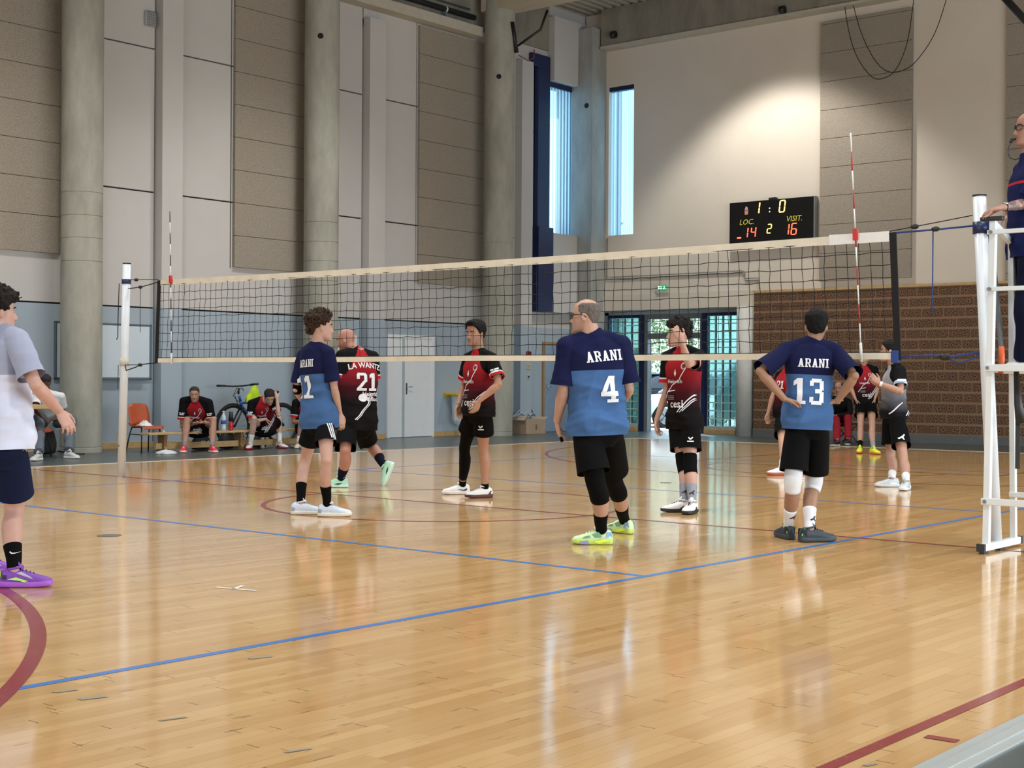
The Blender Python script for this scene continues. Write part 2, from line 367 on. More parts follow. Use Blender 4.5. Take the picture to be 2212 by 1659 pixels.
# ============================================================ back wall
wb = MB()
wx0, wx1, wz0, wz1 = -6.27, -5.53, 4.76, 8.36
wb.box((-6.98, 17.5, 2.93), (wx0, 17.8, 10.2)); wb.box((wx0, 17.5, 2.93), (wx1, 17.8, wz0)); wb.box((wx0, 17.5, wz1), (wx1, 17.8, 10.2)); wb.box((wx1, 17.5, 2.93), (20, 17.8, 10.2)); wb.box((-2.12, 17.5, 0), (20, 17.8, 2.93))
wb.box((-7.1, 17.8, 2.93), (-2.0, 18.5, 3.2))
struct(wb.build('wall_back', M_WALLB))
box_obj('trim_4', (-6.35, 17.44, 2.93), (-2.16, 17.5, 3.30), M_WALLB)['kind'] = 'structure'
# recessed entrance wall
we = MB(); we.box((-7.1, 18.3, 0), (-6.82, 18.5, 2.93)); we.box((-7.1, 18.3, 2.86), (-2.0, 18.5, 2.93)); we.box((-3.1, 18.3, 0), (-2.0, 18.5, 2.93)); we.box((-2.12, 17.5, 0), (-2.0, 18.3, 2.93))
struct(we.build('wall_entrance', M_LOWER))
struct(MB().loft([[(-2.38+.2*math.cos(2*PI*i/32), 17.45+.2*math.sin(2*PI*i/32), z) for i in range(32)] for z in (0, 2.93)]).build('column', mat('white_column_paint', '#c9cac5', .6)))
# perforated brick wainscot
def brick_mat():
    t = NT('perforated_brick'); geo = t.add('ShaderNodeNewGeometry').outputs['Position']; sp = t.add('ShaderNodeSeparateXYZ'); t.link(geo, sp.inputs[0]); X, Z = sp.outputs[0], t.math('SUBTRACT', sp.outputs[2], .17)
    row = t.math('FLOOR', t.math('DIVIDE', Z, .218)); fz = t.math('FRACT', t.math('DIVIDE', Z, .218)); sh = t.math('MULTIPLY', t.math('FRACT', t.math('MULTIPLY', row, .618)), .46)
    fx = t.math('FRACT', t.math('DIVIDE', t.math('ADD', t.math('ADD', X, 30), sh), .46))
    ab = lambda q, c: t.math('ABSOLUTE', t.math('SUBTRACT', q, c))
    bed = t.math('GREATER_THAN', ab(fz, .5), .425); rib = t.math('GREATER_THAN', ab(fz, .5), .39); joint = t.math('GREATER_THAN', ab(fx, .5), .478)
    cb = t.add('ShaderNodeCombineXYZ'); t.link(t.math('ADD', X, t.math('MULTIPLY', row, .37)), cb.inputs[0]); t.link(Z, cb.inputs[1])
    vo = t.add('ShaderNodeTexVoronoi'); vo.voronoi_dimensions = '2D'; vo.inputs['Randomness'].default_value = .3; vo.inputs['Scale'].default_value = 1
    mp = t.add('ShaderNodeMapping'); mp.inputs['Scale'].default_value = (44, 33, 1); mp.inputs['Rotation'].default_value = (0, 0, .35); t.link(cb.outputs[0], mp.inputs[0]); t.link(mp.outputs[0], vo.inputs['Vector'])
    hole = t.math('LESS_THAN', vo.outputs['Distance'], .40)
    def disc(cx, r0):
        dx = t.math('MULTIPLY', t.math('SUBTRACT', fx, cx), .46); dz = t.math('MULTIPLY', t.math('SUBTRACT', fz, .5), .218); return t.math('SQRT', t.math('ADD', t.math('MULTIPLY', dx, dx), t.math('MULTIPLY', dz, dz)))
    d1, d2 = disc(.26, 0), disc(.76, 0); dd = t.math('MINIMUM', d1, d2)
    big = t.math('LESS_THAN', dd, .020); ring = t.math('MULTIPLY', t.math('LESS_THAN', dd, .034), t.math('GREATER_THAN', dd, .020))
    h = t.math('MAXIMUM', t.math('MULTIPLY', hole, t.math('SUBTRACT', 1, ring)), big); solid = t.math('MAXIMUM', rib, joint); h = t.math('MULTIPLY', h, t.math('SUBTRACT', 1, solid))
    hue = t.ramp(t.noise(2.2, 2, geo), .4, .65); c0 = t.mix(t.math('MULTIPLY', hue, .35), lin('#856449'), lin('#7c503b')); c0 = t.mix(bed, c0, lin('#7f6850'))
    t.base(t.mix(h, c0, lin('#20150d'))); t.rough(.85); t.bump(t.math('SUBTRACT', 1, h), .7, .02); return t.m
bw = MB().box((-2.12, 17.36, .17), (20, 17.5, 3.22)); bw = struct(bw.build('wall_wainscot', brick_mat()))
struct(box_obj('trim_5', (-2.14, 17.34, 3.22), (20, 17.5, 3.27), M_OAK))
wbm = MB().box((-2.12, 17.34, 0), (20, 17.5, .17)); struct(wbm.build('baseboard_back', mat('grey_rubber_base', '#5d6060', .6)))
clp = MB()
for i in range(44): clp.box((-1.9+i*.48, 17.333, .07), (-1.88+i*.48, 17.34, .13))
clp.build('base_clip', M_METAL, D.objects['baseboard_back'])
# unseen sides of the hall (behind and right of the camera)
struct(box_obj('wall_right', (20, -18, -.2), (20.4, 19.2, 10.4), M_WALLB)); struct(box_obj('wall_front', (-7.6, -18.4, -.2), (20.4, -18, 10.4), M_WALLB))
for nm, lo, hi, ax in (('assumed_window_5', (19.97, -5.5, .7), (20, 11.5, 3.7), 0), ('assumed_window_6', (0, -18, 1.0), (14, -17.97, 5.0), 1)):  # assumed windows: panes and frames added on the solid walls, no openings
    o = struct(box_obj(nm, lo, hi, mat('frosted_pane', '#cfdbe2', .4)))
    m = MB(); n = 8
    for i in range(n+1):
        if ax == 0: y = lerp(lo[1], hi[1], i/n); m.box((lo[0]-.05, y-.04, lo[2]), (hi[0], y+.04, hi[2]))
        else: x = lerp(lo[0], hi[0], i/n); m.box((x-.04, lo[1], lo[2]), (x+.04, hi[1]+.05, hi[2]))
    m.build('window_frame', M_GREYST, o)
# ---- windows: ribbed translucent sheets
def ribbed_mat(name, col):
    t = NT(name); tr = t.add('ShaderNodeBsdfTranslucent'); tr.inputs[0].default_value = lin(col); tp = t.add('ShaderNodeBsdfTransparent'); tp.inputs[0].default_value = lin('#a8e0ff')
    mx = t.add('ShaderNodeMixShader'); mx.inputs[0].default_value = .5; t.link(tr.outputs[0], mx.inputs[1]); t.link(tp.outputs[0], mx.inputs[2])
    m2 = t.add('ShaderNodeMixShader'); m2.inputs[0].default_value = .12; t.link(mx.outputs[0], m2.inputs[1]); t.link(t.b.outputs[0], m2.inputs[2]); t.base(lin('#7fb8d8')); t.rough(.3); t.link(m2.outputs[0], t.out.inputs[0]); return t.m
M_RIB = ribbed_mat('ribbed_polycarbonate', '#c2dde8')
def ribs(p0, p1, z0, z1, nrm, mb, n=14, d=.035):
    p0, p1, nrm = (np.array(q, float) for q in (p0, p1, nrm)); prof = []
    for i in range(n):
        for f, h in ((0, 0), (.42, 0), (.5, 1), (.92, 1)): prof.append(p0+(p1-p0)*((i+f)/n)+nrm*d*h)
    prof.append(p1); vs = [(q[0], q[1], z) for q in prof for z in (z0, z1)]
    mb.add(vs, [(2*i, 2*i+1, 2*i+3, 2*i+2) for i in range(len(prof)-1)])
def window(name, mb, frame):
    o = struct(mb.build(name, M_RIB)); frame.build('window_frame', M_NAVY, o); return o
m = MB(); ribs((-7.02, 15.98, 0), (-7.02, 17.1, 0), 4.74, 8.37, (-1, 0, 0), m, 9); f = MB(); f.box((-7.05, 15.98, 8.25), (-6.96, 17.1, 8.37)); f.box((-7.05, 15.96, 4.74), (-6.98, 16.03, 8.37)); window('window_1', m, f)
m = MB(); ribs((wx0, 17.62, 0), (wx1, 17.62, 0), wz0, wz1, (0, 1, 0), m, 6); f = MB(); f.box((wx0, 17.52, wz1-.10), (wx1, 17.66, wz1)); window('window_2', m, f)
# navy steel frame post beside the left window
ns = MB(); ns.box((-7.0, 15.52, 4.85), (-6.88, 15.97, 8.62)); ns.box((-7.0, 15.30, 8.62), (-6.88, 15.97, 8.92)); ns.box((-7.0, 15.42, 2.86), (-6.76, 15.985, 4.85)); struct(ns.build('trim_6', M_NAVY, bevel=.01))
# ---- glass-block lights and the entrance door
def block_mat():
    t = NT('teal_glass_block'); t.base((.50, .84, .86, 1)); t.rough(.16); t.b.inputs['Transmission Weight'].default_value = .92; t.b.inputs['IOR'].default_value = 1.08
    geo = t.add('ShaderNodeNewGeometry').outputs['Position']; t.bump(t.noise(14, 1, geo), .5, .02); tr = t.add('ShaderNodeBsdfTranslucent'); tr.inputs[0].default_value = (.25, .62, .68, 1); mx = t.add('ShaderNodeMixShader'); mx.inputs[0].default_value = .10; t.link(t.b.outputs[0], mx.inputs[1]); t.link(tr.outputs[0], mx.inputs[2]); t.link(mx.outputs[0], t.out.inputs[0]); return t.m
M_BLOCK = block_mat()
def glass_blocks(name, x0, x1, z0, z1, nx, nz):
    gl = MB(); gr = MB(); w = (x1-x0)/nx; h = (z1-z0)/nz
    for i in range(nx):
        for k in range(nz): gl.box((x0+i*w+.012, 18.32, z0+k*h+.012), (x0+(i+1)*w-.012, 18.40, z0+(k+1)*h-.012))
    for i in range(nx+1): gr.box((x0+i*w-.012, 18.325, z0), (x0+i*w+.012, 18.395, z1))
    for k in range(nz+1): gr.box((x0, 18.326, z0+k*h-.012), (x1, 18.394, z0+k*h+.012))
    o = struct(gl.build(name, M_BLOCK, bevel=.005)); gr.build('glazing_grid', mat('pale_mortar', '#b9d6d0', .6), o)
    fr = MB(); fr.box((x0-.03, 18.28, z1), (x1+.03, 18.42, z1+.07)); fr.box((x0-.03, 18.28, z0), (x0, 18.42, z1)); fr.build('window_frame', M_NAVY, o)
    s = MB(); s.box((x0-.03, 18.22, .09), (x1+.03, 18.42, z0)); s.build('window_sill', mat('dirty_cream', '#b5b0a2', .7), o); s = MB(); s.box((x0-.03, 18.2, 0), (x1+.03, 18.42, .09)); s.build('sill_base', M_OAK, o)
glass_blocks('window_3', -6.79, -5.92, .17, 2.79, 4, 14); glass_blocks('window_4', -3.92, -3.13, .17, 2.79, 4, 14)
dr = struct(MB().box((-5.86, 18.26, 0), (-5.72, 18.44, 2.86)).box((-4.06, 18.26, 0), (-3.95, 18.44, 2.86)).build('door_1', M_NAVY))
g = MB(); g.box((-5.72, 18.28, 0), (-5.62, 18.42, 2.86)); g.box((-4.12, 18.28, 0), (-4.06, 18.42, 2.86)); g.box((-5.62, 18.28, 2.26), (-4.12, 18.42, 2.40)); g.box((-5.62, 18.28, 2.74), (-4.12, 18.42, 2.86)); g.build('door_frame', M_GREYST, dr)
box_obj('transom_pane', (-5.62, 18.34, 2.40), (-4.12, 18.352, 2.74), glass_mat('clear_pane', (.93, .97, .97), 0.0), dr)
lf = MB(); lf.obox((-5.93, 18.86, 1.14), (-.27, .40, 0), (.02, .014, 0), (0, 0, 1.11)); lf.build('open_leaf', M_GREYST, dr)
# white door and the two flush doors in the left wall
def wall_door(name, y0, y1, zt, leaf, frame, fw_, hinge_hi, split=None):
    o = struct(MB().box((-7.0, y0, 0.01), (-6.972, y1, zt-fw_)).build(name, leaf, bevel=.004))
    f = MB(); f.box((-7.0, y0-fw_, 0), (-6.955, y0, zt)); f.box((-7.0, y1, 0), (-6.955, y1+fw_, zt)); f.box((-7.0, y0, zt-fw_), (-6.955, y1, zt)); f.build('door_frame', frame, o)
    hy = (y0+.09) if hinge_hi else (y1-.09); s = 1 if hinge_hi else -1
    h = MB(); h.box((-6.972, hy-.022, .92), (-6.962, hy+.022, 1.16)); h.cyl((-6.965, hy, 1.08), (-6.92, hy, 1.08), .011, n=10); h.tube([(-6.92, hy, 1.08), (-6.92, hy+s*.03, 1.08), (-6.918, hy+s*.13, 1.075)], .009); h.cyl((-6.965, hy, .97), (-6.945, hy, .97), .012, n=10); h.build('door_handle', M_METAL, o)
    if split: box_obj('leaf_joint', (-6.972, split-.006, .02), (-6.968, split+.006, zt-fw_-.02), M_GREYST, o)
    return o
wall_door('door_2', 10.72, 12.02, 2.18, mat('white_door', '#dfe3e6', .35, var=.02), mat('white_door', '#dfe3e6', .35), .07, True, None)
d2 = D.objects['door_2']; box_obj('leaf_joint', (-6.972, 11.10, .02), (-6.962, 11.17, 2.10), mat('pale_grey_strip', '#a9b2b8', .5), d2)
for ch in d2.children:
    if ch.name.startswith('door_handle'): ch.location.y += .42
wall_door('door_3', 15.93, 16.86, 2.15, mat('blue_grey_door', '#7f92a8', .4), mat('brown_door_frame', '#9a7748', .5), .06, True)
box_obj('door_closer', (-6.975, 16.45, 1.98), (-6.92, 16.75, 2.05), mat('closer_grey', '#8d9296', .4), D.objects['door_3'])
wall_door('door_4', 8.75, 9.70, 2.13, mat('white_door', '#dfe3e6', .35), mat('white_door', '#dfe3e6', .35), .06, True)
# ============================================================ acoustic boards
def acoustic(name, lo, hi, axis, label, grp, seams):
    (a, b, c), (d, e, f) = lo, hi; mb = MB(); zs = [c]+[z for z in seams if c+.03 < z < f-.03]+[f]
    for z0, z1 in zip(zs, zs[1:]): mb.box((a, b, z0+.004), (d, e, z1-.004))
    o = mb.build(name, M_WOOL, bevel=.006); tag(o, label, 'acoustic panel', grp)
    k = MB()
    if axis == 0: k.box((a+.0, b+.01, c+.01), (d-.012, e-.01, f-.01))
    else: k.box((a+.01, b+.012, c+.01), (d-.01, e, f-.01))
    k.build('backing_board', mat('dark_backing', '#4a4238', .9), o); return o
LS = [3.3+.615*k for k in range(12)]; g_ = 'wood-wool acoustic boards on the hall walls'
acoustic('acoustic_panel', (-6.999, .80, 3.3), (-6.925, 2.93, 8.85), 0, 'tall beige wood-wool acoustic board in the picture\'s top left corner, left of the round columns', g_, LS)
acoustic('acoustic_panel', (-6.999, 6.56, 3.32), (-6.925, 8.66, 8.85), 0, 'tall beige acoustic board left of the middle round concrete column', g_, LS)
acoustic('acoustic_panel', (-6.999, 11.55, 3.3), (-6.925, 13.65, 8.83), 0, 'tall beige acoustic board left of the far round column near the hall corner', g_, LS)
BS = [3.42]+[4.02+.62*k for k in range(9)]
acoustic('acoustic_panel', (-.55, 17.42, 3.42), (1.55, 17.499, 9.04), 1, 'tall beige acoustic board on the back wall right of the scoreboard', g_, BS)
acoustic('acoustic_panel', (3.53, 17.42, 3.2), (5.63, 17.499, 9.04), 1, 'tall beige acoustic board on the back wall behind the referee', g_, BS)
# ============================================================ volleyball net
NX0, NX1, NT_, NB = -.25, 9.27, 2.43, 1.43
def net_x(x, z):   # the side tapes lean a little
    return x+(-.045*(NT_-z) if x < 4 else .05*(NT_-z))*min(1, abs(x-4.5)/4.5)**3
def sag(x): return -.02*math.sin(PI*(x-NX0)/(NX1-NX0))
net = empty('volleyball_net', (4.5, 0, NB), 'black square-mesh volleyball net with cream tapes stretched across the court', 'net')
cords = MB(); nc = 95; rs = 9
xs = [NX0+(NX1-NX0)*i/nc for i in range(nc+1)]
def npt(i, k):
    z = NB+.056+(NT_-NB-.11)*k/rs; x = net_x(xs[i], z); j = random.Random(i*31+k*7)
    return (x+j.uniform(-.006, .006)*(0 < i < nc), j.uniform(-.006, .006), z+sag(xs[i])*k/rs+j.uniform(-.006, .006)*(0 < k < rs))
P = [[npt(i, k) for k in range(rs+1)] for i in range(nc+1)]
for i in range(1, nc): cords.tube(P[i], .0031, 4)
for k in range(rs+1): cords.tube([P[i][k] for i in range(nc+1)], .0031, 4)
M_CORD = mat('black_cord', '#070707', .8, var=0)
cords.build('net_mesh', M_CORD, net)
def tape(name, pts, hw, m, vert=False, t=.004):
    mb = MB(); rings = []
    for p in pts:
        p = np.array(p, float); a = np.array([1., 0, 0]) if vert else np.array([0, 0, 1.])
        rings.append([p-a*hw+(0, -t, 0), p+a*hw+(0, -t, 0), p+a*hw+(0, t, 0), p-a*hw+(0, t, 0)])
    mb.loft(rings, smooth=False); return mb.build(name, m, net)
M_TAPE = mat('cream_net_tape', '#d9d2bf', .8, var=.10, scale=5, bump=.3, bscale=90)
tape('top_tape', [(net_x(x, NT_), 0, NT_-.03+sag(x)) for x in xs], .034, M_TAPE)
tape('bottom_tape', [(net_x(x, NB), 0, NB+.025+.003*math.sin(x*1.7)) for x in xs], .026, M_TAPE)
for x in (NX0, NX1): tape('side_tape', [(net_x(x, NB), -.002, NB-.01), (net_x(x, (NB+NT_)/2), -.002, (NB+NT_)/2), (net_x(x, NT_), -.002, NT_)], .028, M_CORD, True, .006)
wr = MB(); wr.box((8.72, -.007, NT_-.07), (9.24, .007, NT_+.012)); wr.build('tape_sleeve', mat('white_sleeve', '#e3e3e0', .6), net)
# antennas
def antenna(label, base, top, n, cols, clip):
    a, b = np.array(base, float), np.array(top, float); e = empty('net_antenna', base, label, 'antenna', 'striped antennas on the net')
    for i in range(n):
        m = MB().tube([lerp(a, b, i/n), lerp(a, b, (i+1)/n)], .006 if i else .012, 8); m.build('stripe', cols[i % 2] if i else M_WHITE, e)
    m = MB(); c = lerp(a, b, (NT_-base[2])/(top[2]-base[2])); m.obox(c, (.018, 0, 0), (0, .014, 0), (0, 0, .045)); m.build('clamp', clip, e); return e
M_RED = mat('antenna_red', '#a8262c', .5)
antenna('thin dark-striped antenna on the net end beside the far left post', (.03, -.02, NB-.02), (-.02, -.02, 3.25), 14, [M_WHITE, mat('antenna_dark', '#3b2b2d', .5)], mat('antenna_clip_red', '#c2272b', .5))
antenna('red and white striped antenna on the net end near the referee stand', (9.02, -.02, NB-.02), (8.91, -.02, 3.25), 12, [M_RED, M_WHITE], mat('antenna_clip_red', '#c2272b', .5))
# posts
def post(label, base, top, r=.05):
    a, b = np.array(base, float), np.array(top, float); e = empty('net_post', base, label, 'post', 'round white volleyball net posts')
    MB().tube([a, b], r, 24).build('pole', mat('post_white', '#cfd5da', .35, var=.03), e)
    MB().tube([b, b+(0, 0, .012)], r*1.04, 24).build('end_cap', M_BLACK, e); return e
pA = post('leaning round white net post at the far left, beside the empty orange chair', (-1.01, 0, 0), (-.92, 0, 2.66))
pB = post('round white net post standing inside the white referee stand', (10.11, 0, 0), (9.965, 0, 2.66))
def pp(e, a, b, z): return lerp(np.array(a), np.array(b), z/2.66)
A0, A1, B0, B1 = (-1.01, 0, 0), (-.92, 0, 2.66), (10.11, 0, 0), (9.965, 0, 2.66)
m = MB()
for z in (2.44,): q = pp(0, A0, A1, z); m.tube([q-(0, 0, .03), q+(0, 0, .03)], .058, 16)
m.build('pulley_collar', M_NAVY, pA)
q = pp(0, A0, A1, 1.44); MB().tube([q-(0, 0, .05), q+(0, 0, .05)], .057, 16).build('tensioner_collar', mat('collar_cream', '#c9c7bb', .5), pA)
m = MB(); m.tube([(-1.05, -.02, 2.42), (-1.07, -.02, 2.0), (-1.06, -.03, 1.75), (-1.085, -.03, 1.72)], .006, 6); m.tube([(-1.06, -.02, 1.4), (-1.07, -.02, 1.1)], .004, 6); m.build('loose_cord', M_CORD, pA)
MB().prism([(-.12, 0), (0, 0), (0, .17)], (-1.0, .02, 1.28), (1, 0, 0), (0, 0, 1), (0, 1, 0), .01).build('hook_plate', mat('collar_cream', '#c9c7bb', .5), pA)
m = MB(); m.tube([(-1.0, -.052, .38), (-.99, -.052, .40)], .01, 6); m.build('bolt', M_GREYST, pA)
q = pp(0, B0, B1, 2.42); MB().tube([q-(0, 0, .045), q+(0, 0, .045)], .06, 16).build('pulley_collar', M_NAVY, pB)
MB().tube([(10.16, -.06, 1.32), (10.175, -.075, 1.42), (10.17, -.07, 1.52)], .022, 8).build('ratchet_lever', mat('orange_lever', '#c4501f', .5), pB)
MB().tube([(10.03, .055, 2.4), (10.08, .06, 1.9), (10.12, .06, 1.5)], .02, 6).build('crank_rail', M_GREYST, pB)
# ropes from net to posts (hang between the two: things of their own)
def rope(label, pts, r, m, grp='net ropes to the posts'):
    o = MB().tube(pts, r, 6).build('net_rope', m); tag(o, label, 'rope', grp); return o
M_BLUE = mat('blue_rope', '#27407f', .7)
def knot(o, c, r=.022): MB().ball(c, (r*1.6, r, r), 6).build('cord_lock', M_BLACK, o)
qa = pp(0, A0, A1, 2.45); qb = pp(0, A0, A1, 1.40)
k = rope('upper dark rope from the far net post to the net\'s top corner', [qa+(.06, 0, .01), (-.7, 0, 2.455), (-.27, 0, 2.44)], .005, M_CORD); knot(k, (-.72, 0, 2.455))
k = rope('dark rope loop with hanging cord just under the net\'s top, at the far post', [qa+(.06, -.01, -.10), (-.62, -.01, 2.36), (-.26, 0, 2.41)], .006, M_CORD); knot(k, (-.62, -.01, 2.36)); MB().tube([(-.62, -.01, 2.36), (-.625, -.01, 2.0), (-.62, -.01, 1.80)], .004, 6).build('hanging_cord', M_CORD, k)
k = rope('dark rope tying the net\'s bottom corner to the far post', [qb+(.05, -.02, 0), (-.85, -.05, 1.33), (-.7, -.02, 1.37), (-.62, 0, 1.405), (-.3, 0, 1.425)], .007, M_CORD); knot(k, (-.63, 0, 1.40), .024); MB().tube([qb+(.05, 0, 0), (-.63, 0, 1.402)], .005, 6).build('hanging_cord', M_CORD, k)
k = rope('upper dark cord from the net\'s top corner to the post by the referee', [(9.24, 0, 2.44), (9.5, 0, 2.47), pp(0, B0, B1, 2.52)-(.06, 0, 0)], .004, M_CORD); knot(k, (9.45, 0, 2.465))
k = rope('blue strap from the net\'s top corner to the post by the referee', [(9.24, 0, 2.425), (9.62, 0, 2.43), pp(0, B0, B1, 2.44)-(.06, 0, 0)], .008, M_BLUE); knot(k, (9.62, 0, 2.435)); MB().tube([(9.6, 0, 2.43), (9.6, 0, 1.95), (9.595, 0, 1.78)], .005, 6).build('hanging_cord', M_BLUE, k)
k = rope('blue cord tying the net\'s bottom corner to the post by the referee', [(9.3, 0, 1.45), (9.6, 0, 1.46), (9.75, 0, 1.45), pp(0, B0, B1, 1.48)-(.05, 0, 0)], .009, M_BLUE); knot(k, (9.70, 0, 1.445), .03); MB().tube([(9.7, 0, 1.44), (9.82, 0, 1.40), (9.95, 0, 1.44), (10.0, 0, 1.46)], .007, 6).build('hanging_cord', M_BLUE, k)
MB().box((9.265, -.02, 1.40), (9.33, .02, 1.50)).build('corner_tie', M_BLUE, net, .008)
# ============================================================ referee stand
st = empty('referee_stand', (10.45, 0, 0), 'tall white square-tube referee stand at the net\'s near end', 'referee stand')
M_STAND = mat('stand_white', '#d3d7d7', .4, var=.03)
SX0, SX1, SY0, SY1 = 10.145, 10.95, -.27, .27
def sq(p0, p1, h, name='leg', ref=(1, 0, 0)):
    p0, p1 = np.array(p0, float), np.array(p1, float); d = p1-p0; L = np.linalg.norm(d); d /= L; a = np.cross(d, ref); a = unit(a); b = np.cross(d, a)
    return MB().obox((p0+p1)/2, a*h, b*h, d*L/2).build(name, M_STAND, st, .004)
for sx in (SX0, SX1):
    sq((sx, SY0, .06), (sx, SY0+.09, 2.445), .024); sq((sx, SY1, .06), (sx, SY1-.09, 2.30), .022)
    sq((sx, SY0-.10, .045), (sx, SY1+.10, .045), .026, 'foot_bar')
    MB().box((sx-.03, SY0-.115, .018), (sx+.03, SY0-.085, .074)).build('foot_cap', M_BLACK, st)
    MB().box((sx-.03, SY1+.085, .018), (sx+.03, SY1+.115, .074)).build('foot_cap', M_BLACK, st); MB().box((sx-.02, -.05, 0), (sx+.02, .05, .02)).build('foot_pad', M_BLACK, st); MB().box((sx-.02, SY0-.09, 0), (sx+.02, SY0-.03, .02)).build('foot_pad', M_BLACK, st)
for z, h in ((2.36, .016), (1.94, .016), (1.36, .026), (.38, .024)):
    y = SY0+.09*z/2.49-.03; sq((SX0-.03, y, z), (SX1+.03, y, z), h, 'cross_rail', (0, 0, 1)); MB().cyl((SX0, y-.032, z), (SX0, y-.02, z), .014, n=10).build('bolt', M_GREYST, st)
    if z < 2: y = SY1-.09*z/2.49+.03; sq((SX0-.02, y-.05, z+.02), (SX1+.02, y-.05, z+.02), h*.8, 'cross_rail', (0, 0, 1))
sq((SX0, SY0+.07, 2.43), (SX0, SY1-.05, 2.30), .022, 'side_rail')
box_obj('platform', (SX0-.01, SY0+.02, 1.345), (SX1+.02, SY1-.04, 1.372), M_STAND, st, .004)
MB().obox((SX0-.005, SY0+.08, 2.461), (.085, 0, 0), (0, .03, 0), (0, 0, .016)).build('padded_rest', M_BLACK, st, .008)
MB().tube([(10.30, -.12, 1.34), (10.32, -.13, 1.1), (10.35, -.14, .95)], [.02, .03, .045], 8).build('strap_bundle', M_BLACK, st); MB().box((10.30, -.13, .62), (10.335, -.125, 1.1)).build('hanging_strap', M_BLACK, st)
# ============================================================ scoreboard
sb = empty('scoreboard', (-1.7, 17.4, 4.2), 'black electronic scoreboard with red and yellow digits on the back wall', 'scoreboard')
BX0, BX1, BZ0, BZ1, BY = -2.77, -.65, 4.20, 5.28, 17.36
box_obj('case', (BX0, BY, BZ0), (BX1, 17.5, BZ1), mat('board_black', '#0b0b0c', .3, var=0), sb, .01)
m = MB(); m.box((BX1, BY-.005, BZ0+.02), (BX1+.03, 17.5, BZ1)); m.build('side_rail', mat('grey_alu', '#8e9496', .4, .6), sb)
box_obj('sensor', (-1.78, BY+.02, BZ1), (-1.60, 17.48, BZ1+.05), M_BLACK, sb, .006)
M_LEDY = mat('led_yellow', '#ffd873', .5, var=0, emit=2.0); M_LEDR = mat('led_red', '#ff5a3c', .5, var=0, emit=2.2); M_PRY = mat('yellow_print', '#d5cf45', .6, var=0)
def seg7(ch, cx, cz, h, m, name):
    w = h*.5; t = h*.055; on = {'0': 'abcdef', '1': 'bc', '2': 'abged', '4': 'fgbc', '6': 'afgedc', '-': 'd'}[ch]; mb = MB(); S = .12
    P = {'tl': (-w/2, h/2), 'tr': (w/2, h/2), 'ml': (-w/2, 0), 'mr': (w/2, 0), 'bl': (-w/2, -h/2), 'br': (w/2, -h/2)}
    E_ = {'a': ('tl', 'tr'), 'b': ('tr', 'mr'), 'c': ('mr', 'br'), 'd': ('bl', 'br'), 'e': ('ml', 'bl'), 'f': ('tl', 'ml'), 'g': ('ml', 'mr')}
    for s in on:
        a, b = (np.array(P[q]) for q in E_[s]); d = unit(b-a); a, b = a+d*t*.7, b-d*t*.7
        pts = [np.array([cx+q[0]+q[1]*S, BY-.004, cz+q[1]]) for q in (a, b)]; mb.tube(pts, t, 6)
    mb.build(name, m, sb)
def bx(f): return BX0+(BX1-BX0)*f
def bz(f): return BZ1-(BZ1-BZ0)*f
seg7('1', bx(.335), bz(.15), .25, M_LEDY, 'set_digit'); seg7('0', bx(.636), bz(.155), .25, M_LEDY, 'set_digit'); seg7('2', bx(.485), bz(.595), .19, M_LEDY, 'period_digit')
seg7('1', bx(.20), bz(.645), .22, M_LEDR, 'score_digit'); seg7('4', bx(.295), bz(.645), .22, M_LEDR, 'score_digit'); seg7('1', bx(.685), bz(.635), .24, M_LEDR, 'score_digit'); seg7('6', bx(.775), bz(.635), .24, M_LEDR, 'score_digit')
MB().tube([(bx(.10), BY-.004, bz(.745)), (bx(.145), BY-.004, bz(.745))], .018, 8).build('score_digit', M_LEDR, sb)
m = MB()
for f in (.175, .245): m.cyl((bx(.487), BY-.006, bz(f)), (bx(.487), BY, bz(f)), .016, n=12)
m.build('colon_dots', mat('led_white', '#e8e4da', .5, var=0, emit=.6), sb)
m = MB(); text_on_plane(m, 'LOC.', .17, (bx(.21), BY, bz(.475)), (1, 0, 0), (0, 0, 1), (0, -1, 0), .0, .25, .003); m.build('printed_text', M_PRY, sb); m = MB(); text_on_plane(m, 'VISIT.', .17, (bx(.775), BY, bz(.475)), (1, 0, 0), (0, 0, 1), (0, -1, 0), 0, .2, .003); m.build('printed_text', M_PRY, sb)
m = MB(); m.prism([(-.035, -.09), (.045, -.09), (.055, .0), (-.04, .0)], (bx(.205), BY, bz(.185)), (1, 0, 0), (0, 0, 1), (0, -1, 0), .004); m.build('cup_print', mat('salmon_print', '#c8806c', .6), sb)
m = MB(); m.prism([(-.04, .01), (.05, .01), (.03, .08), (-.01, .095)], (bx(.205), BY, bz(.185)), (1, 0, 0), (0, 0, 1), (0, -1, 0), .004); m.build('cup_print', mat('grey_print', '#a79fa6', .6), sb)
m = MB(); m.box((BX0, BY-.006, BZ0+.045), (BX1, BY, BZ0+.057)); m.box((BX1-.16, BY-.006, BZ0+.02), (BX1-.01, BY, BZ0+.06)); m.box((bx(.43), BY-.006, BZ0+.03), (bx(.55), BY, BZ0+.055)); m.build('yellow_rule', M_PRY, sb)
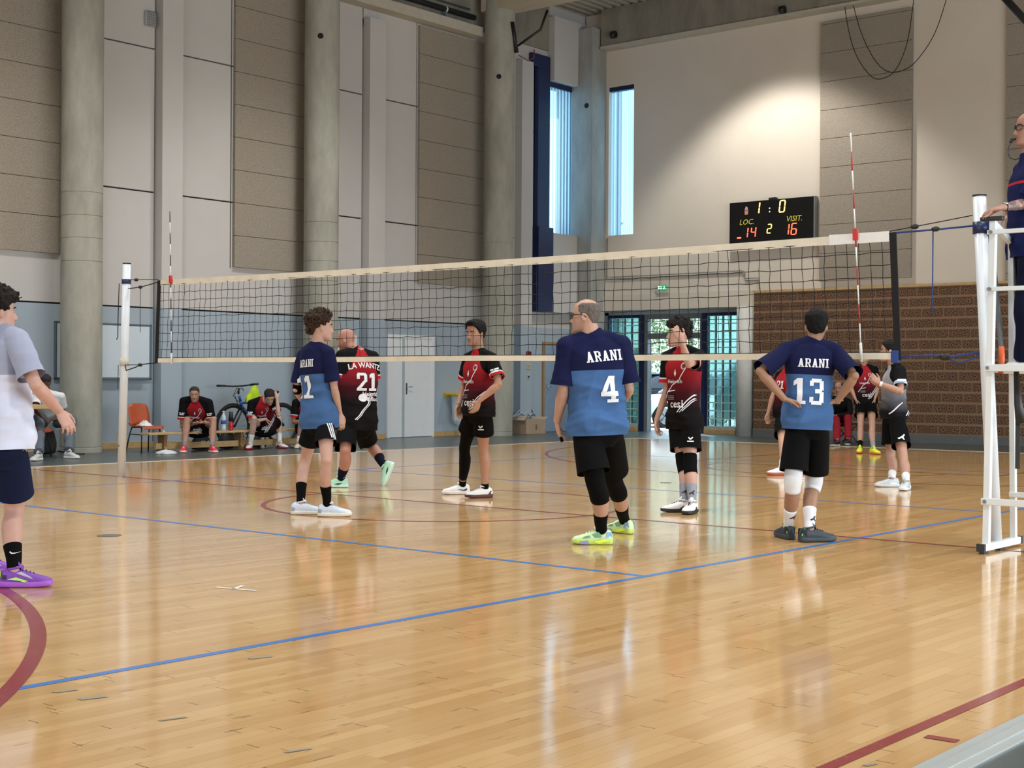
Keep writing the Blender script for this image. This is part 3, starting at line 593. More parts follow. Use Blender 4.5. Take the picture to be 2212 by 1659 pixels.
# ============================================================ wall fittings
wbd = empty('whiteboard', (-6.97, 3.77, 1.22), 'large whiteboard with dark rim behind the leftmost round column', 'whiteboard')
box_obj('board', (-6.999, 2.84, 1.235), (-6.965, 4.70, 2.15), mat('whiteboard_face', '#c6d3dc', .25, var=.02), wbd, .01)
m = MB()
for lo, hi in (((2.80, 1.20), (4.74, 1.24)), ((2.80, 2.145), (4.74, 2.18)), ((2.80, 1.20), (2.845, 2.18)), ((4.695, 1.20), (4.74, 2.18))): m.box((-6.999, lo[0], lo[1]), (-6.955, hi[0], hi[1]))
m.build('rim', mat('rim_grey', '#56626d', .5), wbd, .012); box_obj('pen_tray', (-6.955, 3.0, 1.19), (-6.90, 4.6, 1.205), mat('rim_grey', '#56626d', .5), wbd)
el = empty('caged_lamp', (-6.95, 4.67, 7.58), 'small caged emergency lamp high on the left wall', 'lamp')
box_obj('housing', (-6.999, 4.56, 7.46), (-6.93, 4.78, 7.72), mat('lamp_housing', '#b9bcbb', .5), el, .015)
m = MB()
for i in range(6): m.tube([(-6.925, 4.57+i*.04, 7.45), (-6.90, 4.57+i*.04, 7.47), (-6.90, 4.57+i*.04, 7.71), (-6.925, 4.57+i*.04, 7.73)], .005, 6)
for i in range(6): m.tube([(-6.90, 4.56, 7.48+i*.045), (-6.90, 4.78, 7.48+i*.045)], .005, 6)
m.build('wire_cage', M_GREYST, el)
ex = empty('exit_sign', (-4.6, 17.44, 3.38), 'lit green exit sign on the wall above the entrance', 'exit sign')
box_obj('case', (-4.78, 17.40, 3.30), (-4.44, 17.44, 3.50), mat('case_grey', '#aeb8b2', .5), ex, .006)
box_obj('lit_panel', (-4.745, 17.392, 3.375), (-4.475, 17.40, 3.49), mat('exit_green', '#2f9a5a', .4, var=0, emit=.7), ex)
m = MB(); M_EXW = mat('exit_white', '#e9fff0', .4, var=0, emit=1.6)
m.box((-4.72, 17.389, 3.40), (-4.66, 17.392, 3.47)); m.prism([(0, 0), (.05, .03), (0, .06)], (-4.64, 17.392, 3.402), (1, 0, 0), (0, 0, 1), (0, -1, 0), .003); m.prism([(0, 0), (.02, 0), (.035, .03), (.05, .0), (.06, .012), (.04, .05), (.02, .065), (.0, .03)], (-4.575, 17.392, 3.40), (1, 0, 0), (0, 0, 1), (0, -1, 0), .003); m.build('pictogram', M_EXW, ex)
tr = MB(); M_TRK = mat('grey_conduit', '#8a8a86', .5)
for dz in (0, .045): tr.tube([(-6.27, 17.47, 4.7), (-6.27, 17.47, 3.72+dz), (-6.1, 17.47, 3.70+dz), (-2.5, 17.47, 3.70+dz), (-2.42, 17.47, 3.66+dz), (-2.42, 17.47, 3.52+dz), (-2.06, 17.47, 3.52+dz), (-2.04, 17.47, 3.30)], .013, 6)
tr = tag(tr.build('cable_conduit', M_TRK), 'pair of thin grey conduits stepping along the wall over the entrance', 'conduit')
fa = empty('fire_alarm', (-6.8, 15.1, 1.8), 'red alarm sounder on the pilaster left of the brown-framed door', 'alarm')
MB().tube([(-6.80, 15.09, 1.85), (-6.735, 15.09, 1.85)], [.07, .06], 16).build('sounder', mat('alarm_red', '#a63a2c', .5), fa)
m = MB()
for i in (-1, 0, 1): m.box((-6.733, 15.09+i*.035-.006, 1.80), (-6.728, 15.09+i*.035+.006, 1.90)); m.box((-6.733, 15.04, 1.85+i*.03-.004), (-6.728, 15.14, 1.85+i*.03+.004))
m.build('sounder_grille', mat('alarm_dark', '#3c1512', .6), fa)
np_ = tag(box_obj('notice_plate', (-6.80, 15.04, 1.49), (-6.785, 15.20, 1.60), mat('cream_plate', '#bcb59a', .6), None, .004), 'small cream notice plate below the red alarm sounder', 'sign')
m = MB()
for i in range(3): m.box((-6.786, 15.06, 1.515+i*.027), (-6.783, 15.18, 1.528+i*.027))
m.build('printed_lines', mat('plate_grey', '#85805f', .7), np_)
ls = tag(box_obj('light_switch', (-6.80, 15.07, 1.27), (-6.78, 15.14, 1.36), mat('switch_grey', '#b3bdc4', .5), None, .004), 'small light switch under the cream notice plate', 'switch'); box_obj('rocker', (-6.78, 15.085, 1.29), (-6.77, 15.125, 1.34), M_BLACK, ls)
cd = MB().tube([(-6.985, 15.42, 2.8), (-6.985, 15.42, .75), (-6.985, 15.45, .55), (-6.985, 15.62, .38), (-6.985, 15.64, .02)], .014, 8).build('wall_cable', mat('cable_grey', '#6a7884', .6)); tag(cd, 'grey cable running down the wall beside the brown-framed door', 'cable')
# yellow bin-bag holder
bn = empty('bin_bag_holder', (-6.9, 12.75, .9), 'yellow wall bracket holding a clear bag of bottles beside the white door', 'bin')
m = MB(); m.box((-6.999, 12.42, .86), (-6.93, 13.06, .95)); m.tube([(-6.93, 12.45, .91), (-6.62, 12.46, .91), (-6.60, 13.02, .91), (-6.93, 13.04, .91)], .018, 8); m.box((-6.94, 12.40, .90), (-6.60, 13.06, .935)); m.build('bracket', mat('bin_yellow', '#c9a62a', .5), bn)
t = NT('clear_bag'); t.base((.85, .9, .93, 1)); t.rough(.15); t.b.inputs['Alpha'].default_value = .35; t.bump(t.noise(14, 3), .8, .03); M_BAG = t.m
rings = []
for z, s, dx in ((.90, 1, 0), (.75, .95, .0), (.55, .92, .01), (.38, .9, .02), (.28, .7, .02), (.22, .3, .01)):
    rings.append([(-6.78+dx+.15*s*math.cos(2*PI*i/24)*(1+.1*math.sin(5*i+z*9)), 12.74+.27*s*math.sin(2*PI*i/24)*(1+.08*math.cos(7*i+z*20)), z) for i in range(24)])
MB().loft(rings).build('clear_bag', M_BAG, bn)
M_PET = glass_mat('pet_plastic', (.82, .9, .95), .05)
def bottle(label, loc, h=.30, r=.04, body=None, cap='#2a62b8', grp=None, name='water_bottle', lab=None):
    e = empty(name, loc, label, 'bottle', grp); x, y, z = loc
    prof = [(0, .8), (.03, 1), (.2, 1), (.25, .9), (.3, 1), (.55, 1), (.62, .95), (.75, .8), (.86, .35), (.93, .32)]
    MB().loft([[(x+r*s*math.cos(2*PI*i/16), y+r*s*math.sin(2*PI*i/16), z+h*f) for i in range(16)] for f, s in prof]).build('bottle_body', body or mat('pet_shell', '#b9cdd8', .15, var=.1, scale=30), e)
    MB().cyl((x, y, z+h*.93), (x, y, z+h), r*.42, n=12).build('cap', mat('cap_'+cap, cap, .4), e)
    if lab: MB().loft([[(x+r*1.02*math.cos(2*PI*i/16), y+r*1.02*math.sin(2*PI*i/16), z+h*f) for i in range(16)] for f in (.35, .55)]).build('wrapper', mat('wrap_'+lab, lab, .5), e)
    return e
for i, (dy, z, dx) in enumerate(((.0, .30, 0), (.13, .33, .02), (-.12, .34, -.02))):
    o = bottle('clear crumpled bottle inside the hanging clear bag', (-6.78+dx, 12.74+dy, z), .24, .033, grp='bottles in the clear bag')
# cardboard box
bxo = empty('cardboard_box', (-6.6, 14.9, 0), 'open cardboard box on the floor beside the far round column', 'box')
b0 = np.array([-6.62, 14.78, 0]); m = MB(); m.box((-6.74, 14.45, 0), (-6.30, 15.15, .34)); m.build('carton', mat('cardboard', '#a28c74', .8, var=.08), bxo, .006)
m = MB(); m.obox((-6.52, 14.42, .37), (.22, 0, 0), (0, .05, .05), (0, .004, -.004)); m.obox((-6.52, 15.18, .36), (.22, 0, 0), (0, .06, .03), (0, -.003, .004)); m.build('flap', mat('cardboard_inner', '#b3a08a', .8), bxo)
box_obj('tape_strip', (-6.299, 14.78, .10), (-6.297, 14.84, .22), mat('brown_tape', '#6d5a48', .5), bxo)
m = MB()
for i in range(9): a = random.uniform(14.5, 15.0); m.tube([(-6.66+random.uniform(0, .25), a, .36), (-6.6+random.uniform(0, .2), a-.1, .46+random.uniform(0, .1)), (-6.55, a-.25, .39)], .018, 6)
cl2 = m.build('cloth_bundle', mat('striped_cloth', '#9aa6b3', .9, var=.4, scale=25)); tag(cl2, 'grey-white bundle poking out of the open cardboard box', 'bundle')
# roof fittings in the corner
br = MB(); br.tube([(-6.05, 13.55, 9.15), (-6.05, 13.72, 8.5)], .05, 8); br.tube([(-6.02, 13.72, 8.65), (-5.6, 14.0, 9.0), (-5.45, 14.05, 9.42)], .028, 8)
tag(br.build('roof_bracket', M_BLACK), 'black bent bracket at the top of the far round column', 'bracket')
rc = MB().tube([(-6.02, 13.75, 8.45), (-5.9, 13.95, 8.34), (-5.82, 14.05, 8.42), (-5.82, 14.05, 8.6)], .012, 6).build('red_cable', mat('cable_red', '#7d3b33', .6)); tag(rc, 'thin red-brown cable looping beside the black roof bracket', 'cable')
pi = MB().tube([(-6.80, 7.5, 9.28), (-6.80, 13.15, 9.28)], .06, 12).build('roof_pipe', M_DARKPIPE); tag(pi, 'thick dark pipe lying along the top of the left wall', 'pipe')
m = MB()
for y in (9.0, 10.6, 12.2): m.tube([(-6.80, y-.02, 9.28), (-6.80, y+.02, 9.28)], .068, 12)
m.build('pipe_clip', M_WHITE, pi)
m = MB()
for y in (9.0, 10.6, 12.2): m.box((-6.83, y-.03, 9.08), (-6.77, y+.03, 9.24))
m.build('pipe_saddle', M_GREYST, pi)
p2 = MB().tube([(-6.90, 7.5, 9.47), (-6.90, 13.1, 9.47)], .022, 8).build('roof_pipe', mat('pipe_grey', '#54564f', .6)); tag(p2, 'thin grey pipe above the thick dark pipe on the left wall', 'pipe')
for i, (x, zz) in enumerate(((-5.93, 9.52), (-1.38, 9.38))):
    e = tag(MB().tube([(x, 17.12, zz), (x+.12, 17.12, zz)], .085, 16).build('loudspeaker', M_BLACK), ['round black fitting beside the corner column top', 'round black fitting under the girder above the scoreboard wall'][i], 'fitting')
    MB().box((x+.02, 17.12, zz-.02), (x+.10, 17.2, zz+.02)).build('mount', M_BLACK, e)
sp_ = W(2170, -5, 1, 12.0); sq2 = W(2222, 52, 1, 12.0); o = MB().tube([sp_, sq2, W(2420, 232, 1, 12.0), W(2420, 232, 1, 12.0)+np.array([.3, .2, -.1]), np.array([6.5, 17.42, 6.6])], .06, 10).build('hanging_pipe', M_DARKPIPE); tag(o, 'dark sloping pipe in the top right corner above the referee', 'pipe')
m = MB(); m.tube([W(2170, -5, 1, 12.0), W(2120, -60, 1, 12.0)], .06, 10).build('pipe_end', M_DARKPIPE, o)
for lab, pts in (('dark cable looping low in front of the tall acoustic board right of the scoreboard', [(1822, -10), (1832, 60), (1850, 120), (1880, 163), (1905, 170), (1935, 150), (1960, 90), (1975, -10)]), ('dark cable looping wide in front of the tall acoustic board toward the bare wall', [(1838, -10), (1860, 70), (1890, 130), (1920, 155), (1955, 150), (1985, 125), (2020, 70), (2047, -10)])):
    P = [W(x, y, 1, 17.25) for x, y in pts]; Q = []
    for i in range(len(P)-1):
        a, b, c, d = P[max(i-1, 0)], P[i], P[i+1], P[min(i+2, len(P)-1)]
        for k in range(6): t = k/6; Q.append(.5*((2*b)+(c-a)*t+(2*a-5*b+4*c-d)*t*t+(3*b-a-3*c+d)*t**3))
    tag(MB().tube(Q+[P[-1]], .008, 6).build('hanging_cable', M_CORD), lab, 'cable', 'cables hanging from the roof')
# ============================================================ bench area along the left wall
def swedish_bench(y0, y1, x, label):
    e = empty('wooden_bench', (x, (y0+y1)/2, 0), label, 'bench')
    box_obj('seat', (x-.13, y0, .30), (x+.13, y1, .335), M_OAK, e, .006); box_obj('balance_beam', (x-.03, y0+.2, .06), (x+.03, y1-.1, .16), M_OAK, e, .004)
    for y in (y0+.35, (y0+y1)/2, y1-.35):
        MB().prism([(-.12, 0), (.12, 0), (.12, .06), (.08, .10), (.10, .30), (-.10, .30), (-.08, .10), (-.12, .06)], (x, y-.03, 0), (1, 0, 0), (0, 0, 1), (0, 1, 0), .06).build('leg', mat('bench_leg_wood', '#7d5e3c', .5), e, .004)
    return e
BXX = -5.35
swedish_bench(3.45, 7.35, BXX, 'long low wooden gym bench under the seated substitutes')
def plastic_chair(name, label, loc, rz, col):
    e = D.objects.new(name, None); COL.objects.link(e); tag(e, label, 'chair')
    m_ = mat(col[0], col[1], .4); rings = []
    prof = [(-.20, .46, .02), (-.19, .43, .04), (0, .425, .0), (.16, .43, .0), (.215, .405, .0)]      # seat pan front = +y
    mb = MB()
    def sheet(rows):
        n = len(rows[0]); vs = [p for r in rows for p in r]; mb.add(vs, [(a*n+i, a*n+i+1, (a+1)*n+i+1, (a+1)*n+i) for a in range(len(rows)-1) for i in range(n-1)], True)
    rows = []
    for y, z, up in ((-.20, .47, 0), (-.17, .435, 0), (0, .42, 0), (.15, .43, 0), (.21, .415, 0), (.225, .39, 0)):
        rows.append([(x, y, z+.9*max(0, abs(x)-.15)**2*8) for x in np.linspace(-.205, .205, 9)])
    sheet(rows); o = mb.build('seat', m_, e); s = o.modifiers.new('s', 'SOLIDIFY'); s.thickness = .008
    mb = MB(); rows = []
    for y, z, w in ((-.185, .45, .17), (-.20, .50, .19), (-.225, .62, .20), (-.255, .75, .195), (-.265, .80, .17), (-.268, .81, .13)):
        rows.append([(x*w, y+.5*(x*w)**2*1.6, z-.02*abs(x)**4) for x in np.linspace(-1, 1, 9)])
    sheet(rows); o = mb.build('backrest', m_, e); s = o.modifiers.new('s', 'SOLIDIFY'); s.thickness = .008
    for sx in (-1, 1):
        for (ya, yb) in ((.14, .21), (-.14, -.24)): MB().tube([(sx*.17, ya, .418), (sx*.19, (ya+yb)/2*1.02, .25), (sx*.215, yb, .0)], .011, 8).build('leg', M_BLACK, e)
    m = MB(); m.tube([(-.17, .14, .412), (.17, .14, .412)], .01, 6); m.tube([(-.17, -.14, .412), (.17, -.14, .412)], .01, 6); m.tube([(.185, .16, .30), (.185, -.165, .30)], .008, 6); m.tube([(-.185, .16, .30), (-.185, -.165, .30)], .008, 6); m.build('under_frame', M_BLACK, e)
    e.location = loc; e.rotation_euler = (0, 0, rz); return e
ORANGE = ('orange_plastic', '#a24a29')
gc = G(314, 977); cf = face_dir(318); crz = math.atan2(cf[1], cf[0])-PI/2; ch1 = plastic_chair('plastic_chair', 'empty orange plastic chair with a white cloth on its seat', (float(gc[0]), float(gc[1]), 0), crz, ORANGE)
# crumpled white cloth on the chair
m = MB(); cx_, cy_ = ch1.location.x, ch1.location.y; rings = []
for r_, h_ in ((1, .0), (.9, .02), (.7, .035), (.4, .06), (.12, .075)):
    rings.append([(cx_-.02+.15*r_*math.cos(2*PI*i/20)*(1+.25*math.sin(3*i)), cy_+.11*r_*math.sin(2*PI*i/20)*(1+.25*math.cos(4*i+r_*5)), .437+h_*(1+.4*math.sin(2.3*i+r_*8))) for i in range(20)])
tag(m.loft(rings).build('white_cloth', mat('white_cotton', '#d9d9d6', .9)), 'crumpled white cloth lying on the empty orange chair', 'cloth')
# seated man's chair, table, rucksack
gs = G(120, 990); CH2 = np.array([gs[0]-.42, gs[1]-.12, 0])
plastic_chair('plastic_chair', 'orange plastic chair under the seated man in grey jeans', CH2, math.radians(-48), ORANGE)
tb = empty('wooden_table', (-5.6, .7, 0), 'wooden table whose edge shows behind the grey-shirted player\'s arm', 'table')
tp = U(113, 890, 21.7); tx, ty = float(tp[0]), float(tp[1])
box_obj('table_top', (tx-.65, ty-1.4, .755), (tx, ty, .815), M_OAK, tb, .006)
for ax_, ay_ in ((-.6, -1.35), (-.05, -1.35), (-.6, -.75), (-.05, -.75)): box_obj('leg', (tx+ax_-.02, ty+ay_-.02, 0), (tx+ax_+.02, ty+ay_+.02, .755), M_GREYST, tb)
def bag(name, label, c, s, m, n=16, seed=1, cat='bag', strap=True):
    e = empty(name, (c[0], c[1], 0), label, cat); rr = random.Random(seed); mb = MB(); rings = []
    for k in range(9):
        f = k/8; w = (1-.55*max(0, f-.45)**1.3*1.8)*(.86+.14*math.sin(PI*min(1, f*3)/2)); z = s[2]*f
        rings.append([(c[0]+s[0]*w*math.copysign(abs(math.cos(2*PI*i/n))**.7, math.cos(2*PI*i/n))*(1+rr.uniform(-.05, .05)), c[1]+s[1]*w*math.copysign(abs(math.sin(2*PI*i/n))**.7, math.sin(2*PI*i/n))*(1+rr.uniform(-.05, .05)), z*(1+rr.uniform(-.02, .02))) for i in range(n)])
    mb.loft(rings).build('bag_body', m, e, sub=1)
    if strap: MB().tube([(c[0]+s[0]*.4, c[1]-s[1]*.3, s[2]*.95), (c[0]+s[0]*.9, c[1]-s[1]*.2, s[2]*1.08), (c[0]+s[0]*.9, c[1]+s[1]*.3, s[2]*1.05), (c[0]+s[0]*.4, c[1]+s[1]*.4, s[2]*.9)], .012, 6).build('strap', M_BLACK, e)
    return e
M_BAGB = mat('black_nylon', '#101013', .7, var=.1, bump=.3, bscale=40)
gb = G(108, 986); r_ = bag('rucksack', 'black rucksack on the floor under the seated man\'s orange chair', (gb[0]-.55, gb[1]+.25, 0), (.17, .17, .46), M_BAGB, seed=3)
MB().tube([(gb[0]-.45, gb[1]+.42, .05), (gb[0]-.3, gb[1]+.6, .012), (gb[0]-.1, gb[1]+.68, .012)], .012, 6).build('strap', M_BLACK, r_)
gy = lambda px: float(W(px, 955, 0, -5.6)[1])
b1 = bag('sports_bag', 'black sports bag with white letters under the bench between the first man\'s feet', (-5.64, gy(438), 0), (.10, .20, .26), M_BAGB, seed=4, strap=False)
m = MB(); text_on_plane(m, 'SN', .15, (-5.53, gy(437), .06), (0, 1, 0), (0, 0, 1), (1, 0, 0), .02, 0, .0); m.build('white_letters', mat('bag_white', '#cfcfcf', .7), b1)
bag('sports_bag', 'plain black sports bag leaning by the bench, right of the white-lettered bag', (-5.68, gy(497), 0), (.12, .17, .30), M_BAGB, seed=5)
t = NT('patterned_nylon'); nn = t.ramp(t.noise(16, 2), .55, .58); t.base(t.mix(nn, lin('#141416'), lin('#b9b9b4'))); t.rough(.8)
bag('sports_bag', 'black bag with white splotches under the bench left of the bowed man\'s feet', (-5.60, gy(523), 0), (.11, .15, .26), t.m, seed=6, strap=False)
bag('sports_bag', 'black bag under the bench between the bowed man\'s feet', (-5.62, gy(560), 0), (.10, .16, .24), M_BAGB, seed=9, strap=False)
yb = lambda px, x: float(W(px, 935, 0, x)[1])
bottle('large clear water bottle with blue band standing on the bench', (BXX+.02, yb(481, BXX), .335), .34, .045, lab='#3c63a8', cap='#e6ebef')
sh = bottle('red and black shaker bottle standing on the bench', (BXX+.02, yb(497, BXX), .335), .20, .042, body=mat('shaker_red', '#b3242b', .35), cap='#1a1a1a', name='shaker_bottle'); MB().tube([(BXX+.02, yb(497, BXX), .50), (BXX+.02, yb(497, BXX), .66)], [.045, .03], 12).build('lid', M_BLACK, sh)
bottle('white bottle on the floor under the bench, between the bowed man\'s feet', (-5.45, yb(567, -5.45), 0), .30, .04, cap='#dde3e6', body=mat('bottle_white', '#c3cac8', .4))
gb2 = G(357, 977); bottle('clear bottle on the floor between the orange chair and the bench', (gb2[0]-.05, gb2[1], 0), .36, .045, lab='#8fa0b4', cap='#e6ebef')
m = MB(); gp = G(362, 981); rings = []
for r_, h_ in ((1, .0), (.85, .03), (.5, .05), (.1, .06)): rings.append([(gp[0]+.14*r_*math.cos(2*PI*i/16)*(1+.3*math.sin(3*i)), gp[1]-.02+.2*r_*math.sin(2*PI*i/16)*(1+.3*math.cos(5*i)), .003+h_*(1+.5*math.sin(3.1*i))) for i in range(16)])
tag(m.loft(rings).build('white_paper', mat('paper_white', '#c9ced2', .8)), 'crumpled white paper on the floor in front of the orange chair', 'paper')
# spare shoes and litter by the bench
m = MB(); g3 = G(640, 972)
for i, (px, py, c) in enumerate(((632, 968, '#9b9c96'), (652, 971, '#7c7f80'))):
    q = G(px, py); tag(MB().ball((q[0], q[1], .03), (.07, .05, .03), 7).build('crumpled_wrapper', mat('wrapper_%d' % i, c, .5)), ['pale crumpled wrapper on the dark floor right of the bowed man\'s shoe', 'grey crumpled wrapper on the dark floor left of the curly player\'s leg'][i], 'wrapper')
# ============================================================ bicycle
bike = empty('bicycle', (-6.5, 7.0, 0), 'blue and black bicycle leaning behind the bench against the left wall', 'bicycle')
BX = -6.30; y1 = float(W(503, 930, 0, BX)[1]); y2 = y1+1.16; R_ = .37
M_TYRE = mat('tyre_rubber', '#141414', .8); M_FRB = mat('frame_blue', '#1d4f9c', .35)
for nm, yy in (('front_wheel', y1), ('rear_wheel', y2)):
    tor = MB().tube([(BX, yy+R_*math.cos(2*PI*i/40), R_+R_*math.sin(2*PI*i/40)) for i in range(40)], .022, 8, closed=True); w_ = tor.build(nm, M_TYRE, bike)
    MB().tube([(BX, yy+(R_-.03)*math.cos(2*PI*i/40), R_+(R_-.03)*math.sin(2*PI*i/40)) for i in range(40)], .011, 6, closed=True).build('rim', M_DARKPIPE, w_)
    s = MB()
    for i in range(18): a = 2*PI*i/18; s.tube([(BX+.02*(-1)**i, yy, R_), (BX, yy+(R_-.03)*math.cos(a), R_+(R_-.03)*math.sin(a))], .0016, 4)
    s.build('spokes', M_METAL, w_); MB().cyl((BX-.05, yy, R_), (BX+.05, yy, R_), .025, n=12).build('hub', M_BLACK, w_)
    MB().tube([(BX, yy+(R_+.035)*math.cos(a), R_+(R_+.035)*math.sin(a)) for a in np.linspace(.25, 2.7, 16)], .012, 6).build('mudguard', M_BLACK, w_)
hd = (BX, y1+.17, .82); hl = (BX, y1+.20, .72); bb_ = (BX, y1+.66, .30); stp = (BX, y1+.86, .80); rx = (BX, y2, R_)
f = MB(); f.tube([hd, (BX, y1+.14, .92)], .024, 8); f.tube([hd, hl], .026, 8); f.tube([hl, bb_], .03, 8); f.tube([(BX, y1+.18, .79), stp], .022, 8); f.tube([bb_, stp], .02, 8); f.build('bicycle_frame', M_FRB, bike)
f = MB()
for sx in (-.04, .04): f.tube([bb_, (BX+sx, y2, R_)], .012, 6); f.tube([stp, (BX+sx, y2, R_)], .010, 6); f.tube([(BX+sx*1.2, y1+.20, .70), (BX+sx*1.4, y1, R_)], .017, 6)
f.build('fork', M_DARKPIPE, bike)
hb = MB(); hb.tube([(BX-.02, y1+.14, .95), (BX, y1+.13, 1.06)], .018, 8); hb.tube([(BX-.36, y1-.06, 1.10), (BX-.1, y1+.08, 1.09), (BX+.1, y1+.14, 1.10), (BX+.36, y1+.26, 1.14)], .014, 8); hb.tube([(BX+.24, y1+.20, 1.12), (BX+.38, y1+.27, 1.14)], .02, 8); hb.tube([(BX-.25, y1+.0, 1.10), (BX-.38, y1-.07, 1.10)], .02, 8); hb.tube([(BX+.2, y1+.05, 1.05), (BX+.3, y1, 1.02)], .009, 6); hb.build('handlebar', M_BLACK, bike)
hb = MB(); hb.tube([(BX+.15, y1+.08, 1.07), (BX+.14, y1-.08, .95), (BX+.03, y1+.1, .72)], .006, 6); hb.tube([(BX+.02, y1+.08, 1.07), (BX+.02, y1-.02, .92), (BX+.02, y1+.12, .80)], .006, 6); hb.build('brake_cable', M_BLACK, bike)
s = MB(); s.tube([(BX, y1+.86, .80), (BX, y1+.90, .97)], .014, 8); s.build('seat_post', M_BLACK, bike)
MB().loft([[(BX+w*math.cos(2*PI*i/14), y, .985+h*math.sin(2*PI*i/14)) for i in range(14)] for y, w, h in ((y1+.76, .02, .015), (y1+.85, .035, .022), (y1+.95, .07, .03), (y1+1.02, .075, .03), (y1+1.05, .05, .02))]).build('saddle', M_BLACK, bike)
c = MB(); c.tube([(BX+.06, bb_[1]+.09*math.cos(2*PI*i/24), .30+.09*math.sin(2*PI*i/24)) for i in range(24)], .008, 6, closed=True); c.tube([(BX+.07, bb_[1], .30), (BX+.08, bb_[1]+.1, .16)], .01, 6); c.tube([(BX-.07, bb_[1], .30), (BX-.08, bb_[1]-.1, .44)], .01, 6); c.build('crankset', M_DARKPIPE, bike)
vs = MB(); rings = []
for z, w, d in ((1.11, .02, .035), (1.085, .05, .03), (1.0, .10, .03), (.90, .17, .035), (.82, .19, .03), (.79, .15, .02)): rings.append([(BX+.13+d*math.cos(2*PI*i/20)*(1+.35*math.sin(3*i+z*20)), y1+.40+(w+.012*math.sin(2.4*i))*math.sin(2*PI*i/20)-(1.1-z)*.12, z+.012*math.sin(i*1.9)) for i in range(20)])
hv = vs.loft(rings).build('safety_vest', mat('neon_yellow', '#b6d72a', .7, var=.15)); tag(hv, 'neon yellow safety vest hung over the bicycle\'s handlebar', 'vest')
MB().tube([(BX+.05, y1+.22, 1.10), (BX+.10, y1+.34, 1.12), (BX+.12, y1+.42, 1.09)], .012, 6).build('loop', mat('neon_yellow', '#b6d72a', .7), hv)
# low stool below the crouching coach
sg = G(1846, 958); so = empty('folding_stool', (sg[0]-.25, sg[1]+.2, 0), 'low dark stool under the crouching man in red trousers', 'stool')
sx_, sy_ = float(sg[0])-.30, float(sg[1])+.25; box_obj('seat', (sx_-.2, sy_-.17, .37), (sx_+.2, sy_+.17, .40), mat('stool_blue', '#1b2437', .6), so, .01)
for a in (-1, 1):
    for b in (-1, 1): MB().tube([(sx_+a*.16, sy_+b*.14, .37), (sx_-a*.17, sy_+b*.15, 0)], .012, 6).build('leg', M_BLACK, so)
# ============================================================ outside the entrance
gm = NT('bright_paving'); gm.base(lin('#c9c6bd')); gm.rough(.9)
struct(box_obj('pavement', (-60, 18.5, -.25), (30, 70, -.03), gm.m))
def car(name, label, loc, rz, paint_, L=4.2, Wd=1.75, H=1.48):
    e = D.objects.new(name, None); COL.objects.link(e); tag(e, label, 'car', 'cars parked outside'); mb = MB()
    prof = [(-2.1, .35, .55), (-2.05, .30, .72), (-1.5, .25, .86), (-.9, .24, .92), (.2, .24, .94), (1.4, .25, .95), (1.95, .28, .9), (2.1, .35, .6)]; n = 20; rings = []
    for x, z0, z1 in prof:
        w = Wd/2*(1-.10*max(0, (abs(x)-1.4)/.7)**2); cz, hz = (z0+z1)/2, (z1-z0)/2
        rings.append([(x, w*math.copysign(abs(math.cos(2*PI*i/n))**.45, math.cos(2*PI*i/n)), cz+hz*math.copysign(abs(math.sin(2*PI*i/n))**.5, math.sin(2*PI*i/n))) for i in range(n)])
    mb.loft(rings).build('car_body', paint_, e, sub=1)
    rings = []
    for z, xa, xb, w in ((.88, -1.0, 1.85, .80), (1.1, -.65, 1.7, .76), (1.38, -.15, 1.35, .64), (1.47, .15, 1.05, .5)):
        cx, hx = (xa+xb)/2, (xb-xa)/2; rings.append([(cx+hx*math.copysign(abs(math.cos(2*PI*i/n))**.5, math.cos(2*PI*i/n)), w*math.copysign(abs(math.sin(2*PI*i/n))**.5, math.sin(2*PI*i/n)), z) for i in range(n)])
    MB().loft(rings).build('glasshouse', mat('car_glass', '#1d2730', .08, var=0), e)
    MB().box((-.05, -.55, 1.44), (1.15, .55, 1.485)).build('roof', paint_, e, .02)
    for x in (-1.28, 1.28):
        for sy in (-1, 1):
            w = MB().tube([(x+.31*math.cos(2*PI*i/28), sy*.80, .31+.31*math.sin(2*PI*i/28)) for i in range(28)], .085, 10, closed=True).build('wheel', M_TYRE, e)
            m = MB(); m.cyl((x, sy*.80, .31), (x, sy*.86, .31), .23, n=20)
            for i in range(5): a = 2*PI*i/5; m.tube([(x, sy*.87, .31), (x+.2*math.cos(a), sy*.87, .31+.2*math.sin(a))], .03, 6)
            m.build('hubcap', mat('hub_grey', '#8d949b', .4, .5), w)
    for sy in (-1, 1): MB().ball((-1.93, sy*.58, .70), (.16, .17, .09), 8).build('headlight', mat('lamp_glass', '#dfe6ea', .1), e)
    box_obj('grille', (-2.12, -.45, .42), (-2.03, .45, .60), M_BLACK, e, .01); box_obj('bumper_strip', (-2.14, -.35, .36), (-2.06, .35, .42), M_WHITE, e)
    e.location = loc; e.rotation_euler = (0, 0, rz); return e
WP = U(1437, 896, 38.5); XL, YL = face_dir(22), face_dir(112); CC = WP+XL*1.28+YL*.80
car('car', 'white parked car seen through the open entrance, front wheel beside the player with raised arm', (float(CC[0]), float(CC[1]), -.03), math.atan2(XL[1], XL[0]), mat('car_white', '#e8ebee', .25, var=0))
car('car', 'dark blue parked car behind the white car outside the entrance', (float(CC[0]+YL[0]*2.9), float(CC[1]+YL[1]*2.9), -.03), math.atan2(XL[1], XL[0]), mat('car_blue', '#1e2a55', .2, var=0))
